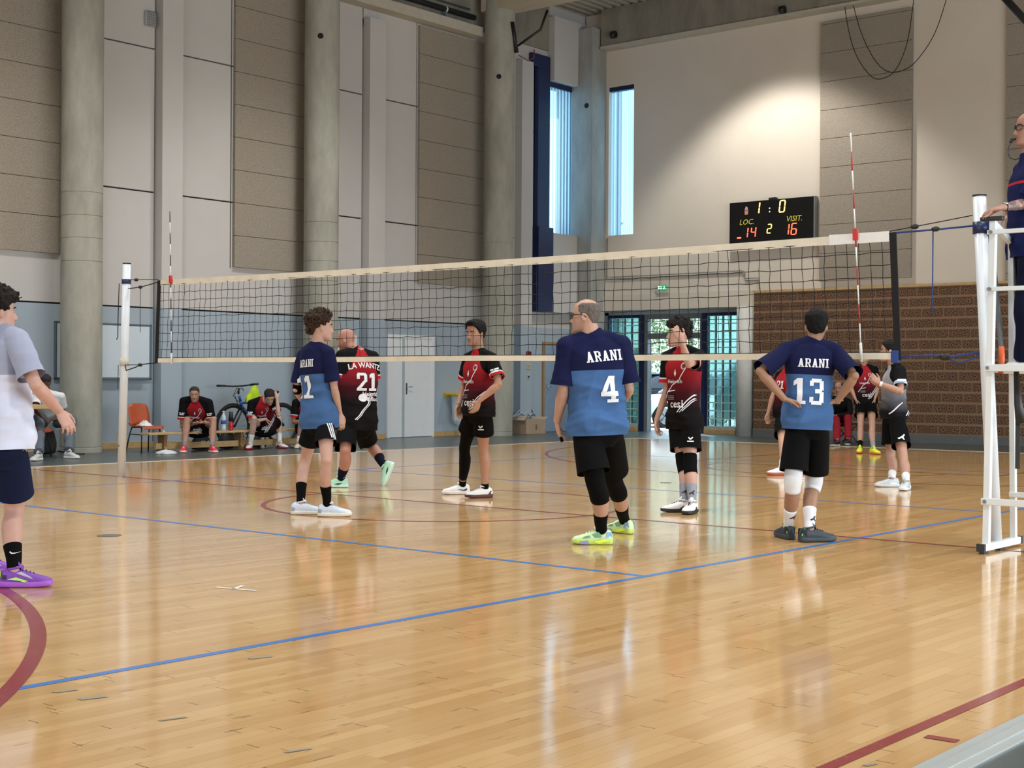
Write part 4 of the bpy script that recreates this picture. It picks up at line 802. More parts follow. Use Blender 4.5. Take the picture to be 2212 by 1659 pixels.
def tree(label, x, y, h, r, seed, cols, n=900, droop=0, z0=None):
    n = int(n*1.7)
    e = empty('tree', (x, y, 0), label, 'tree', 'trees outside the entrance'); rr = np.random.default_rng(seed)
    MB().tube([(x, y, -.1), (x+.05, y, h*.4), (x-.1, y+.1, h*.75)], [.16, .12, .05], 8).build('trunk', mat('bark', '#4a4038', .9), e)
    mb = MB(); cs = rr.normal(size=(14, 3))*np.array([r*.5, r*.5, h*.16])+np.array([x, y, h*.68])
    for i in range(n):
        c = cs[rr.integers(14)]+rr.normal(size=3)*r*.28; 
        if droop: c[2] -= abs(rr.normal())*droop
        a = unit(rr.normal(size=3)); b = unit(np.cross(a, rr.normal(size=3))); s = rr.uniform(.045, .09)
        mb.add([c-a*s, c-b*s*.5, c+a*s, c+b*s*.5], [(0, 1, 2, 3)], mi=int(rr.integers(len(cols))))
    mb.build('crown', [mat('leaf_'+c, c, .6, var=.2) for c in cols], e)
tree('tree with drooping branches just outside the entrance\'s left side', float(U(1340, 830, 50)[0]), float(U(1340, 830, 50)[1]), 6.4, 2.2, 11, ['#47653c', '#33502f', '#64804f'], 2200, 1.2)
tree('bushy green tree outside behind the cars, right of the drooping tree', float(U(1490, 830, 58)[0]), float(U(1490, 830, 58)[1]), 5.6, 2.0, 12, ['#66874e', '#3f6038', '#7b9a5c'], 1800, .8)
tree('dark dense tree outside left of the entrance behind the glass blocks', -16.5, 24.5, 6, 2.2, 13, ['#2f5230', '#22402a'], 1500, 1.5)
def hedge(label, lo, hi, seed, n):
    rr = np.random.default_rng(seed); mb = MB(); lo, hi = np.array(lo, float), np.array(hi, float)
    for i in range(n):
        c = lo+(hi-lo)*rr.random(3); a = unit(rr.normal(size=3)); b = unit(np.cross(a, rr.normal(size=3))); s = rr.uniform(.08, .16); mb.add([c-a*s, c-b*s*.6, c+a*s, c+b*s*.6], [(0, 1, 2, 3)], mi=int(rr.integers(2)))
    o = mb.build('hedge', [mat('leaf_h1', '#2b4a30', .7), mat('leaf_h2', '#456b3c', .7)]); tag(o, label, 'hedge', kind='stuff')
hedge('dark clipped hedge along the yard behind the parked cars', (-34, 42.5, 0), (2, 43.3, 1.6), 5, 5000)
hedge('added dark tall hedge outside, darkening the lower left glass-block window', (-9.0, 19.7, 0), (-7.0, 20.3, 2.02), 6, 5200)  # added so that the lower rows of the left glass blocks look dark
VX, VY = -4.2, 20.1   # added vehicle, its body and roof darken rows of the right glass blocks
va = empty('added_van', (VX, VY, -.03), 'added dark vehicle close outside, darkening rows of the right glass-block window', 'car'); M_VAN = mat('van_paint', '#1f3436', .3, var=0)
def vring(z, x0, x1, hy, n=24): return [((x0+x1)/2+(x1-x0)/2*math.copysign(abs(math.cos(2*PI*i/n))**.35, math.cos(2*PI*i/n)), VY+.45+hy*math.copysign(abs(math.sin(2*PI*i/n))**.35, math.sin(2*PI*i/n)), z) for i in range(n)]
MB().loft([vring(.32, VX-.55, VX+3.9, .80), vring(.6, VX-.65, VX+4.0, .86), vring(1.38, VX-.45, VX+4.0, .84)]).build('van_body', M_VAN, va); MB().loft([vring(1.74, VX-.05, VX+3.95, .74), vring(2.0, VX+.15, VX+3.9, .68), vring(2.06, VX+.4, VX+3.7, .55)]).build('roof', M_VAN, va)
MB().loft([vring(1.38, VX-.42, VX+3.98, .83), vring(1.74, VX-.06, VX+3.94, .745)], cap=False).build('glazing', glass_mat('van_glass', (.75, .85, .87), .0), va)
for xx in (VX+.2, VX+1.4, VX+2.6, VX+3.8):
    for sy in (-1, 1): MB().tube([(xx-.1, VY+.45+sy*.80, 1.36), (xx+.02, VY+.45+sy*.73, 1.78)], .035, 6).build('window_pillar', M_VAN, va)
for xx in (VX+.55, VX+3.1):
    for sy in (-1, 1): MB().tube([(xx+.26*math.cos(2*PI*i/24), VY+.45+sy*.74, .28+.26*math.sin(2*PI*i/24)) for i in range(24)], .08, 8, closed=True).build('wheel', M_TYRE, va)
wl2 = empty('neighbour_building', (-12, 45, 0), 'pale building far behind the trees outside the entrance', 'building')
box_obj('facade', (-40, 45, -.1), (6, 46, 7), mat('pale_facade', '#d8d5cc', .9), wl2)
for i in range(9): box_obj('window', (-36+i*4.4, 44.94, 3.6), (-34.6+i*4.4, 45, 5.2), mat('far_window', '#5b6b78', .2), wl2)
box_obj('roof', (-40.5, 44.6, 7), (6.5, 46.5, 7.5), mat('far_roof', '#8a4f3c', .8), wl2)
# ============================================================ people
def remesh(mb, vox, smooth=3, name='m'):
    """one continuous skin over overlapping closed pieces"""
    me = mb.mesh(name); o = D.objects.new(name, me); COL.objects.link(o)
    r = o.modifiers.new('r', 'REMESH'); r.mode = 'VOXEL'; r.voxel_size = vox; r.adaptivity = 0
    if smooth: s = o.modifiers.new('s', 'SMOOTH'); s.factor = .5; s.iterations = smooth
    dg = bpy.context.evaluated_depsgraph_get(); dg.update(); out = D.meshes.new_from_object(o.evaluated_get(dg))
    D.objects.remove(o); D.meshes.remove(me); out.polygons.foreach_set('use_smooth', [True]*len(out.polygons)); out.name = name; return out
def verts(me):
    a = np.empty(len(me.vertices)*3, np.float32); me.vertices.foreach_get('co', a); return a.reshape(-1, 3).astype(float)
def normals(me):
    a = np.empty(len(me.vertices)*3, np.float32); me.vertex_normals.foreach_get('vector', a); return a.reshape(-1, 3).astype(float)
def set_verts(me, v): me.vertices.foreach_set('co', v.astype(np.float32).ravel()); me.update()
def set_attr(me, name, val):
    a = me.attributes.new(name, 'FLOAT', 'POINT'); a.data.foreach_set('value', np.asarray(val, np.float32))
def bvh(me):
    return BVHTree.FromPolygons([v.co for v in me.vertices], [p.vertices for p in me.polygons])
def wob(p, seed, f):      # cheap smooth pseudo-noise, vectorised
    r = np.random.default_rng(seed); out = np.zeros(len(p))
    for i in range(7):
        k = r.normal(size=3); k = k/np.linalg.norm(k)*f*r.uniform(.6, 1.6); out += np.sin(p@k+r.uniform(0, 6.28))
    return out/4
def smooth01(x): x = np.clip(x, 0, 1); return x*x*(3-2*x)

# ---- head template: x right, y forward, z up, origin between the ears
HZ = [-.122, -.112, -.095, -.075, -.05, -.02, .01, .04, .07, .09, .107, .117]
HWD = [.014, .034, .047, .055, .062, .068, .073, .076, .073, .060, .038, .010]
HFR = [.080, .094, .097, .095, .093, .091, .090, .092, .083, .066, .040, .012]
HBK = [.045, .020, -.015, -.050, -.074, -.088, -.097, -.101, -.096, -.080, -.052, -.02]
def head_grid(nz=44, n=48, z0=-.122, z1=.117):
    zs = np.interp(np.linspace(0, 1, nz), [0, .06, .94, 1], [z0, z0+.008, z1-.008, z1]); a = np.arange(n)/n*2*PI; Z = np.repeat(zs[:, None], n, 1); A = np.repeat(a[None], nz, 0)
    hw = np.interp(Z, HZ, HWD); f = np.interp(Z, HZ, HFR); b = np.interp(Z, HZ, HBK); c = (f+b)/2-.008
    X = hw*np.sign(np.sin(A))*np.abs(np.sin(A))**.92; co = np.cos(A); Y = np.where(co > 0, c+(f-c)*np.abs(co)**.85, c-(c-b)*np.abs(co)**.9)
    return X, Y, Z, A
def face_disp(X, Y, Z):
    fr = Y > 0; d = np.zeros_like(X)
    def g(x, z, sx, sz): return np.exp(-((np.abs(X)-x)/sx)**2-((Z-z)/sz)**2)
    d -= .010*g(.031, .002, .015, .010); d += .0045*g(.024, .021, .022, .007); d += .004*g(.046, -.022, .014, .014)
    d += .006*np.exp(-(X/.022)**2-((Z+.062)/.006)**2)+.0065*np.exp(-(X/.019)**2-((Z+.075)/.006)**2)-.003*np.exp(-(X/.024)**2-((Z+.0685)/.0028)**2)
    d += .008*np.exp(-(X/.022)**2-((Z+.106)/.012)**2); d -= .003*np.exp(-(X/.03)**2-((Z+.088)/.006)**2)
    return Y+np.where(fr, d, 0)
HL_A = [0, 30, 50, 68, 80, 95, 112, 140, 180]
HAIR = dict(short=([.072, .068, .05, .02, -.012, .012, -.02, -.055, -.062], .014, .004), quiff=([.076, .072, .055, .02, -.015, .012, -.02, -.05, -.058], .022, .006),
            buzz=([.07, .066, .045, .015, -.012, .012, -.015, -.05, -.058], .004, .001), curly=([.07, .066, .055, .025, .0, .02, -.01, -.045, -.06], .022, .006),
            fringe=([.045, .045, .048, .02, -.01, .015, -.01, -.04, -.055], .03, .008), bald=([.2, .2, .16, .03, .0, .012, -.02, -.055, -.06], .005, .001))
def head_frame(pos, phi, nod=0, roll=0):
    f = face_dir(phi); up = np.array([0, 0, 1.]); r = np.cross(f, up); a = math.radians(nod); f2 = f*math.cos(a)-up*math.sin(a); u2 = np.cross(r, f2); b = math.radians(roll)
    r3 = r*math.cos(b)+u2*math.sin(b); u3 = np.cross(r3, f2); return np.asarray(pos, float), r3, f2, u3
def tohead(fr, k, X, Y, Z):
    c, r, f, u = fr; k = k*1.05; return c+k*(X[..., None]*r+Y[..., None]*f+Z[..., None]*u)

class Fig: pass
def limb_path(P, n=12, soft=.16):
    a, b, c = (np.asarray(q, float) for q in P); out = []; S = []
    for s in np.linspace(0, 2, 2*n+1):
        if abs(s-1) < soft:
            t = (s-(1-soft))/(2*soft); p0 = lerp(a, b, 1-soft); p2 = lerp(b, c, soft); q = (1-t)**2*p0+2*t*(1-t)*lerp(b, (p0+p2)/2, .25)+t*t*p2
        else: q = lerp(a, b, s) if s < 1 else lerp(b, c, s-1)
        out.append(q); S.append(s)
    return np.array(out), np.array(S)
ARM_S = [0, .25, .6, .9, 1, 1.2, 1.35, 1.7, 1.95, 2]; ARM_R = [.050, .049, .043, .036, .036, .041, .040, .031, .026, .026]
LEG_S = [0, .3, .6, .88, 1.0, 1.12, 1.3, 1.45, 1.7, 1.9, 2.0]; LEG_R = [.090, .085, .070, .056, .055, .051, .058, .056, .043, .035, .035]
TOR_T = [-.22, -.12, .05, .25, .48, .70, .86, .97, 1.06, 1.15]
TOR_W = [.10, .160, .172, .155, .158, .170, .178, .168, .115, .062]; TOR_F = [.075, .095, .108, .108, .115, .125, .112, .085, .062, .055]; TOR_B = [.085, .120, .122, .098, .100, .108, .105, .090, .075, .062]
def solve_depth(S, px, py, L, sgn):
    d = _ray(px, py); o = CAM-S; A = d@d; B = 2*d@o; C = o@o-L*L; q = B*B-4*A*C
    t = -B/(2*A) if q <= 0 else (-B+sgn*math.sqrt(q))/(2*A); return CAM+d*t

def hand(mb, Wp, d, pn, left, k=1.0, curl=1.0, spread=1.0):
    d = unit(d); pn = unit(pn-d*(pn@d)); th = np.cross(d, pn)*(-1 if left else 1); rings = []
    for y, w, t in ((-.02, .024, .019), (.01, .027, .019), (.04, .037, .017), (.07, .041, .015), (.094, .040, .012), (.102, .034, .008)):
        rings.append([Wp+k*(d*y+th*w*math.copysign(abs(math.cos(a))**.7, math.cos(a))+pn*t*math.sin(a)) for a in np.arange(14)/14*2*PI])
    mb.loft(rings)
    for i, (o, L, r) in enumerate(((.032, .072, .0086), (.0108, .080, .009), (-.0108, .074, .0086), (-.032, .058, .0078))):
        p = Wp+k*(d*(.09-(.008 if i == 3 else 0))+th*o); ang = 0; pts = [p]; fd = unit(d+th*(o*2.6*spread))
        for f, c in ((.45, 16+4*i), (.30, 26), (.25, 18)):
            ang += math.radians(c)*curl; p = p+k*L*f*(fd*math.cos(ang)+pn*math.sin(ang)); pts.append(p)
        mb.tube(pts, [k*r*q for q in (1.05, 1.0, .92, .78)], 8); mb.ball(pts[-1], k*r*.8, 5)
    p0 = Wp+k*(d*.018+th*.022+pn*.006); p1 = p0+k*.046*unit(d*.62+th*.72+pn*.3); p2 = p1+k*.032*unit(d*.85+th*.38+pn*.4); p3 = p2+k*.026*unit(d*.95+th*.12+pn*.5)
    mb.tube([p0, p1, p2, p3], [k*.015, k*.0115, k*.0102, k*.0085], 8); mb.ball(p3, k*.0085, 5)
    return th

def skin_mat(name, col, beard_crease='#3a2f2a', lip='#874a42'):
    if name in _M: return _M[name]
    t = NT(name); a = t.ramp(t.noise(14, 4), .35, .7); c = lin(col); c = (c[0]*.77, c[1]*.78, c[2]*.77, 1); c2 = (c[0]*.84, c[1]*.77, c[2]*.75, 1)
    x = t.mix(t.math('MULTIPLY', a, .45), c, c2); x = t.mix(t.math('MULTIPLY', t.attr('lip'), .75, True), x, lin(lip)); x = t.mix(t.math('MULTIPLY', t.attr('beard_crease'), 1.0, True), x, lin(beard_crease))
    tt = t.ramp(t.noise(30, 3), .42, .5); x = t.mix(t.math('MULTIPLY', t.math('MULTIPLY', t.attr('tattoo'), tt), .75), x, lin('#3c4146'))
    t.base(x); t.rough(.55); t.bump(t.noise(60, 4), .25, .004); t.b.inputs['Subsurface Weight'].default_value = .06; t.b.inputs['Subsurface Radius'].default_value = (.02, .008, .004); _M[name] = t.m; return t.m
def hair_mat(name, col):
    if name in _M: return _M[name]
    t = NT(name); tc = t.add('ShaderNodeTexCoord').outputs['Object']; mp = t.add('ShaderNodeMapping'); mp.inputs['Scale'].default_value = (160, 160, 28); t.link(tc, mp.inputs[0])
    n = t.noise(1, 3, mp.outputs[0]); c = lin(col); t.base(t.mix(t.ramp(n, .35, .7), tuple(q*.5 for q in c[:3])+(1,), tuple(min(1, q*1.15) for q in c[:3])+(1,))); t.rough(.75); t.b.inputs['Specular IOR Level'].default_value = .2; t.bump(n, .6, .004); _M[name] = t.m; return t.m
def fabric(name, build=None, col=None, rough=.85, fine=True):
    if name in _M: return _M[name]
    t = NT(name); x = build(t) if build else lin(col); n = t.ramp(t.noise(7, 3), .3, .7); 
    base = x if hasattr(x, 'is_linked') else x
    t.base(t.mix(t.math('MULTIPLY', n, .10), base, (.02, .02, .03, 1)) if hasattr(x, 'is_linked') else t.mix(n, tuple(q*.9 for q in x[:3])+(1,), x)); t.rough(rough)
    t.b.inputs['Specular IOR Level'].default_value = .12; t.b.inputs['Sheen Weight'].default_value = .0; t.bump(t.noise(420, 2), .25, .0015); _M[name] = t.m; return t.m
def step(t, v, th=0.0): return t.math('GREATER_THAN', v, th)

def person(label, H=1.78, depth=None, foot=None, sh=None, hip=None, head=None, phi=(90, 90, 90), nod=0, hroll=0, gw=1.0, belly=0.0, limb=1.0, armk=1.0, sw=1.0,
           arms=None, legs=None, skin='#c79a83', vox=.0062, hair=None, hcol='#1a1512', beard_crease=0.0, lips=.9, tattoo=(), name='person', hands=True, lean=0):
    """arms/legs: dicts L,R. arm: (elbow px, py, sign), (wrist px, py, sign), (finger px, py, dd), palm. leg: (knee px, py), (ankle px, py), foot phi, heel lift."""
    P = Fig(); k = H/1.78; P.k = k
    g = G(*foot) if depth is None else None; D0 = depth_of(g) if depth is None else depth; P.D0 = D0
    base = g if g is not None else U(foot[0], foot[1], D0)
    P.root = empty(name, (base[0], base[1], base[2] if depth is not None else 0), label, 'person'); P.base = base
    pt = lambda q: U(q[0], q[1], D0+(q[2] if len(q) > 2 else 0))
    P.S = pt(sh); P.Hp = pt(hip); fc, fp = face_dir(phi[0]), face_dir(phi[1]); z = np.array([0, 0, 1.])
    P.Rc, P.Rp = np.cross(fc, z), np.cross(fp, z); ax = P.S-P.Hp; P.len = np.linalg.norm(ax); P.up = ax/P.len
    P.Rc = unit(P.Rc-P.up*(P.Rc@P.up)); P.Rp = unit(P.Rp-P.up*(P.Rp@P.up)); P.fc, P.fp = fc, fp
    P.gw = gw; P.belly = belly; P.limb = limb; P.armk = armk; P.sw = sw
    P.back = lean   # >0: rounded back (seated, stooping)
    hw = .185*k*sw; P.sh = {'R': P.S+P.Rc*hw, 'L': P.S-P.Rc*hw}; P.hj = {'R': P.Hp+P.Rp*.088*k*min(gw, 1.25), 'L': P.Hp-P.Rp*.088*k*min(gw, 1.25)}
    P.arm = {}; P.leg = {}; P.hd = {}; P.palm = {}; P.footphi = {}; P.lift = {}
    for s in 'LR':
        a = arms[s]; e = solve_depth(P.sh[s], a[0][0], a[0][1], .300*k, a[0][2]); w = solve_depth(e, a[1][0], a[1][1], .262*k, a[1][2]); P.arm[s] = (P.sh[s], e, w)
        fd = U(a[2][0], a[2][1], depth_of(w)+(a[2][2] if len(a[2]) > 2 else 0))-w; P.hd[s] = unit(fd)
        pn = a[3] if len(a) > 3 else 'in'
        P.palm[s] = {'in': (P.Rc*(-1 if s == 'R' else 1)), 'back': -fc, 'front': fc, 'down': -z, 'up': z, 'cam': -FH, 'away': FH}.get(pn, pn) if isinstance(pn, str) else np.asarray(pn, float)
        P.curl = 1.0
        l = legs[s]; an = G(l[1][0], l[1][1], .088*k) if len(l[1]) < 3 else U(l[1][0], l[1][1], D0+l[1][2])
        best = min(((abs(np.linalg.norm(q-P.hj[s])-.435*k)+abs(np.linalg.norm(q-an)-.43*k), i) for i, q in ((i, U(l[0][0], l[0][1], D0+i)) for i in np.linspace(-.75, .75, 151))))
        kn = U(l[0][0], l[0][1], D0+best[1]); P.leg[s] = (P.hj[s], kn, an); P.footphi[s] = l[2]; P.lift[s] = l[3] if len(l) > 3 else 0
    # ----- body
    mb = MB(); torso(P, mb, 0)
    P.hf = head_frame(pt(head), phi[2], nod, hroll); P.hk = k*1.0
    hb = P.hf[0]-P.hf[3]*.075*k-P.hf[2]*.012*k; nb = P.S+P.up*.035*k
    mb.tube([nb-P.up*.05*k, nb+P.up*.03*k, lerp(nb, hb, .6), hb+P.hf[3]*.03*k], [.08*k*min(gw, 1.2), .070*k*min(gw, 1.15), .065*k*min(gw, 1.15), .063*k], 16)
    for s in 'LR':
        a = P.arm[s]; pth, S = limb_path(a); mb.tube(pth, np.interp(S, ARM_S, ARM_R)*k*limb*armk, 14)
        mb.ball(a[0]-P.up*.005, .056*k*limb*armk, 8); mb.ball(a[1], .036*k*limb*armk, 7); mb.tube([P.S+P.up*.055*k, a[0]], [.055*k, .05*k], 10)
        if hands: hand(mb, a[2], P.hd[s], P.palm[s], s == 'L', k)
        pth, S = leg_path(P, s); mb.tube(pth, leg_r(P, S), 18); mb.ball(P.leg[s][1], .050*k*limb, 8)
        f = foot_frame(P, s); a0 = P.leg[s][2]; mb.tube([a0+f[2]*.03, a0-f[2]*.03*k+f[0]*.02, a0-f[2]*.05*k+f[0]*.10*k], [.034*k, .036*k, .028*k], 10)
    X, Y, Z, A = head_grid(); Y2 = face_disp(X, Y, Z); pts = tohead(P.hf, k, X, Y2, Z); mb.loft([list(r) for r in pts])
    T = lambda x, y, z_: tohead(P.hf, k, np.array(x), np.array(y), np.array(z_))
    rings = []
    for z_, w, yf in ((.018, .007, .090), (-.008, .0095, .105), (-.028, .0115, .119), (-.040, .0145, .123), (-.047, .0145, .115), (-.053, .011, .096)):
        rings.append([T(w*math.sin(a), .078+(yf-.078)*max(-.3, math.cos(a)), z_) for a in np.arange(12)/12*2*PI])
    mb.loft(rings)
    for sx in (-1, 1): mb.ball(T(sx*.076, -.008, -.012), (.008*k, .018*k, .031*k), 7, axes=[unit(P.hf[1]*.9-sx*P.hf[2]*.45), unit(P.hf[2]*.9+sx*P.hf[1]*.45), P.hf[3]])
    me = remesh(mb, vox, 3, 'body'); V = verts(me)
    q = (V-P.hf[0])/(1.05*k); hx, hy, hz = q@P.hf[1], q@P.hf[2], q@P.hf[3]; near = (np.abs(hx) < .09) & (np.abs(hy) < .13) & (np.abs(hz) < .14)
    lip = np.exp(-(hx/.021)**4-((hz+.068)/.011)**4)*(hy > .07)*near*lips
    bd = near*(hz < -.03)*smooth01((-.028-hz-.0*hy)/.02)*smooth01((hy+.02)/.03)*beard_crease*(1-np.exp(-(hx/.02)**4-((hz+.068)/.009)**4)); bd = np.maximum(bd, near*beard_crease*np.exp(-(hx/.028)**4-((hz+.053)/.006)**2)*(hy > .07)*(hz > -.065))
    tat = np.zeros(len(V))
    for s in tattoo:
        a = P.arm[s]; ab = a[2]-a[1]; t_ = ((V-a[1])@ab)/(ab@ab); dd = np.linalg.norm(V-(a[1]+np.clip(t_, -1, 1)[:, None]*ab), axis=1); tat = np.maximum(tat, (dd < .07)*smooth01((t_+.15)*8)*smooth01((.92-t_)*8))
    bd = np.maximum(bd, .55*near*(hy > .07)*np.exp(-(hx/.02)**4-((hz+.0685)/.0038)**2)); bd = np.maximum(bd, .5*near*(hy > .085)*np.exp(-((np.abs(hx)-.008)/.005)**2-((hz+.051)/.004)**2)); set_attr(me, 'lip', lip); set_attr(me, 'beard_crease', bd); set_attr(me, 'tattoo', tat)  # painted shade of the mouth crease and nostrils, added to the beard mask
    P.body = link('body', me, skin_mat('skin_'+skin, skin), P.root)
    # ----- eyes, brows, hair
    for sx in (-1, 1):
        e = MB(); c = T(sx*.031, .0720, .0005); e.ball(c, .0112*k, 8, axes=[P.hf[1], P.hf[2], P.hf[3]]); e.ball(c+P.hf[2]*.0072*k-P.hf[3]*.0006, (.0062*k, .0045*k, .0058*k), 6, mi=1, axes=[P.hf[1], P.hf[2], P.hf[3]])
        e.build('eye', [mat('eye_white', '#a79c93', .25, var=0), mat('iris_dark', '#241a15', .2, var=0)], P.body)
        br = MB(); br.tube([T(sx*.014, .0945, .0195), T(sx*.028, .0955, .024), T(sx*.042, .085, .022), T(sx*.05, .073, .016)], [.003*k, .0042*k, .0036*k, .0018*k], 6); br.build('eyebrow', hair_mat('hair_'+hcol, hcol), P.body)
    if hair: P.hair = make_hair(P, hair, hcol)
    return P
def leg_r(P, S): return np.interp(S, LEG_S, LEG_R)*P.k*P.limb
def leg_path(P, s):
    a, b, c = P.leg[s]; pth, S = limb_path((a, b, c), 14, .12); f = face_dir(P.footphi[s]); sh = unit(c-b); bk = -(f-sh*(f@sh)); bk = bk/(np.linalg.norm(bk)+1e-9)
    return pth+bk*(np.interp(S, [1.05, 1.3, 1.55, 1.8], [0, .014, .012, 0])*P.k*P.limb)[:, None], S
def foot_frame(P, s):
    f = face_dir(P.footphi[s]); a = math.radians(P.lift[s]); z = np.array([0, 0, 1.]); side = np.cross(f, z); f2 = f*math.cos(a)-z*math.sin(a); return f2, side, np.cross(side, f2)
def spine(P, t):
    c = P.Hp+P.up*(P.len*t)
    if P.back: f = unit(lerp(P.fp, P.fc, .5)); f = f-P.up*(f@P.up); c = c-unit(f)*P.back*math.sin(PI*min(1, max(0, t)))
    return c
def tor_frame(P, t):
    r = unit(lerp(P.Rp, P.Rc, smooth01(np.array(t)))); return r, unit(np.cross(P.up, r))
def torso(P, mb, off, t0=-.22, t1=1.15, flare=0.0, n=32, skirt=False):
    rings = []
    for t in np.linspace(t0, t1, 22):
        tt = max(t, .0) if skirt else t; w, f, b = np.interp(tt, TOR_T, TOR_W), np.interp(tt, TOR_T, TOR_F), np.interp(tt, TOR_T, TOR_B)
        g = lerp(P.gw, 1.0, smooth01(np.array((t-.55)/.55))); w, f, b = w*g*P.k, f*g*P.k, b*g*P.k
        w *= lerp(1, P.sw, smooth01(np.array(t/.9))) if t < 1.0 else 1
        f += P.belly*P.k*math.exp(-((t-.32)/.25)**2); o = off+flare*max(0, .45-t); r, fw = tor_frame(P, t); c = spine(P, t)
        rings.append([c+r*(w+o)*math.copysign(abs(math.cos(a))**.80, math.cos(a))+fw*((f if math.sin(a) > 0 else b)+o)*math.copysign(abs(math.sin(a))**.78, math.sin(a)) for a in np.arange(n)/n*2*PI])
    mb.loft(rings)
def make_hair(P, style, col, dens=1.0):
    tab, th, nz = HAIR[style]; X, Y, Z, A = head_grid(48, 56); a = np.degrees(np.minimum(A, 2*PI-A)); zh = np.interp(a, HL_A, tab)
    m = smooth01((Z-zh)/.014+.3); pts = np.stack([X, Y, Z], -1); d = pts-np.array([0, -.01, .0]); d /= np.linalg.norm(d, axis=2, keepdims=True)
    flat = pts.reshape(-1, 3); nn = (wob(flat*1.0, 3, 190)+.7*wob(flat, 5, 340)).reshape(X.shape)
    thick = th*(.55+.45*smooth01((Z-.0)/.08)); 
    if style == 'quiff': thick = thick*(1+.55*smooth01((Y-.0)/.08)*smooth01((Z-.05)/.04))
    if style == 'fringe': thick = thick*(1+.2*smooth01((Y)/.08))
    if style == 'bald': m = m*smooth01((.122-Z-.55*np.maximum(0, Y-.01))/.05)
    off = np.where(m > .02, thick*m+nn*nz*m, 0)-(1-m)*.014; pts = pts+d*off[..., None]; W_ = tohead(P.hf, P.k, pts[..., 0], pts[..., 1], pts[..., 2])
    mb = MB().loft([list(r) for r in W_])
    if style in ('curly', 'fringe'):
        rr = np.random.default_rng(4); idx = np.argwhere(m > .6); big = .019 if style == 'curly' else .012
        for i, j in idx[rr.choice(len(idx), min(len(idx), 420 if style == 'curly' else 300), replace=False)]:
            p = W_[i, j]+unit(W_[i, j]-P.hf[0])*rr.uniform(-.004, .02 if style == 'curly' else .010)*P.k; r = big*rr.uniform(.45, .8)*P.k
            ax = unit(rr.normal(size=3)); u_ = unit(np.cross(ax, rr.normal(size=3))); v_ = np.cross(ax, u_)
            mb.tube([p+r*(math.cos(q)*u_+math.sin(q)*v_)+ax*r*.25*q/3 for q in np.linspace(0, 5.2, 9)], r*.42, 6)
        me = remesh(mb, .0045, 1, 'hair'); return link('hair', me, hair_mat('hair_'+col, col), P.root)
    return mb.build('hair', hair_mat('hair_'+col, col), P.root)

# ---- garments
def torso_coords(P, V):
    t = ((V-P.Hp)@P.up)/P.len; c = np.array([spine(P, x) for x in np.linspace(-.4, 1.4, 60)]); cc = np.stack([np.interp(t, np.linspace(-.4, 1.4, 60), c[:, i]) for i in range(3)], 1)
    w = smooth01(t)[:, None]; R = P.Rp*(1-w)+P.Rc*w; R /= np.linalg.norm(R, axis=1, keepdims=True); F = np.cross(np.repeat(P.up[None], len(V), 0), R); q = V-cc
    return t*P.len, (q*R).sum(1), (q*F).sum(1)
def join(mes, name):
    V = []; Fc = []; part = []
    for i, me in enumerate(mes):
        o = len(V); V += [tuple(v.co) for v in me.vertices]; Fc += [tuple(q+o for q in p.vertices) for p in me.polygons]; part += [i]*len(me.vertices)
    out = D.meshes.new(name); out.from_pydata(V, [], Fc); out.polygons.foreach_set('use_smooth', [True]*len(Fc)); out.update()
    for me in mes: D.meshes.remove(me)
    return out, np.array(part)
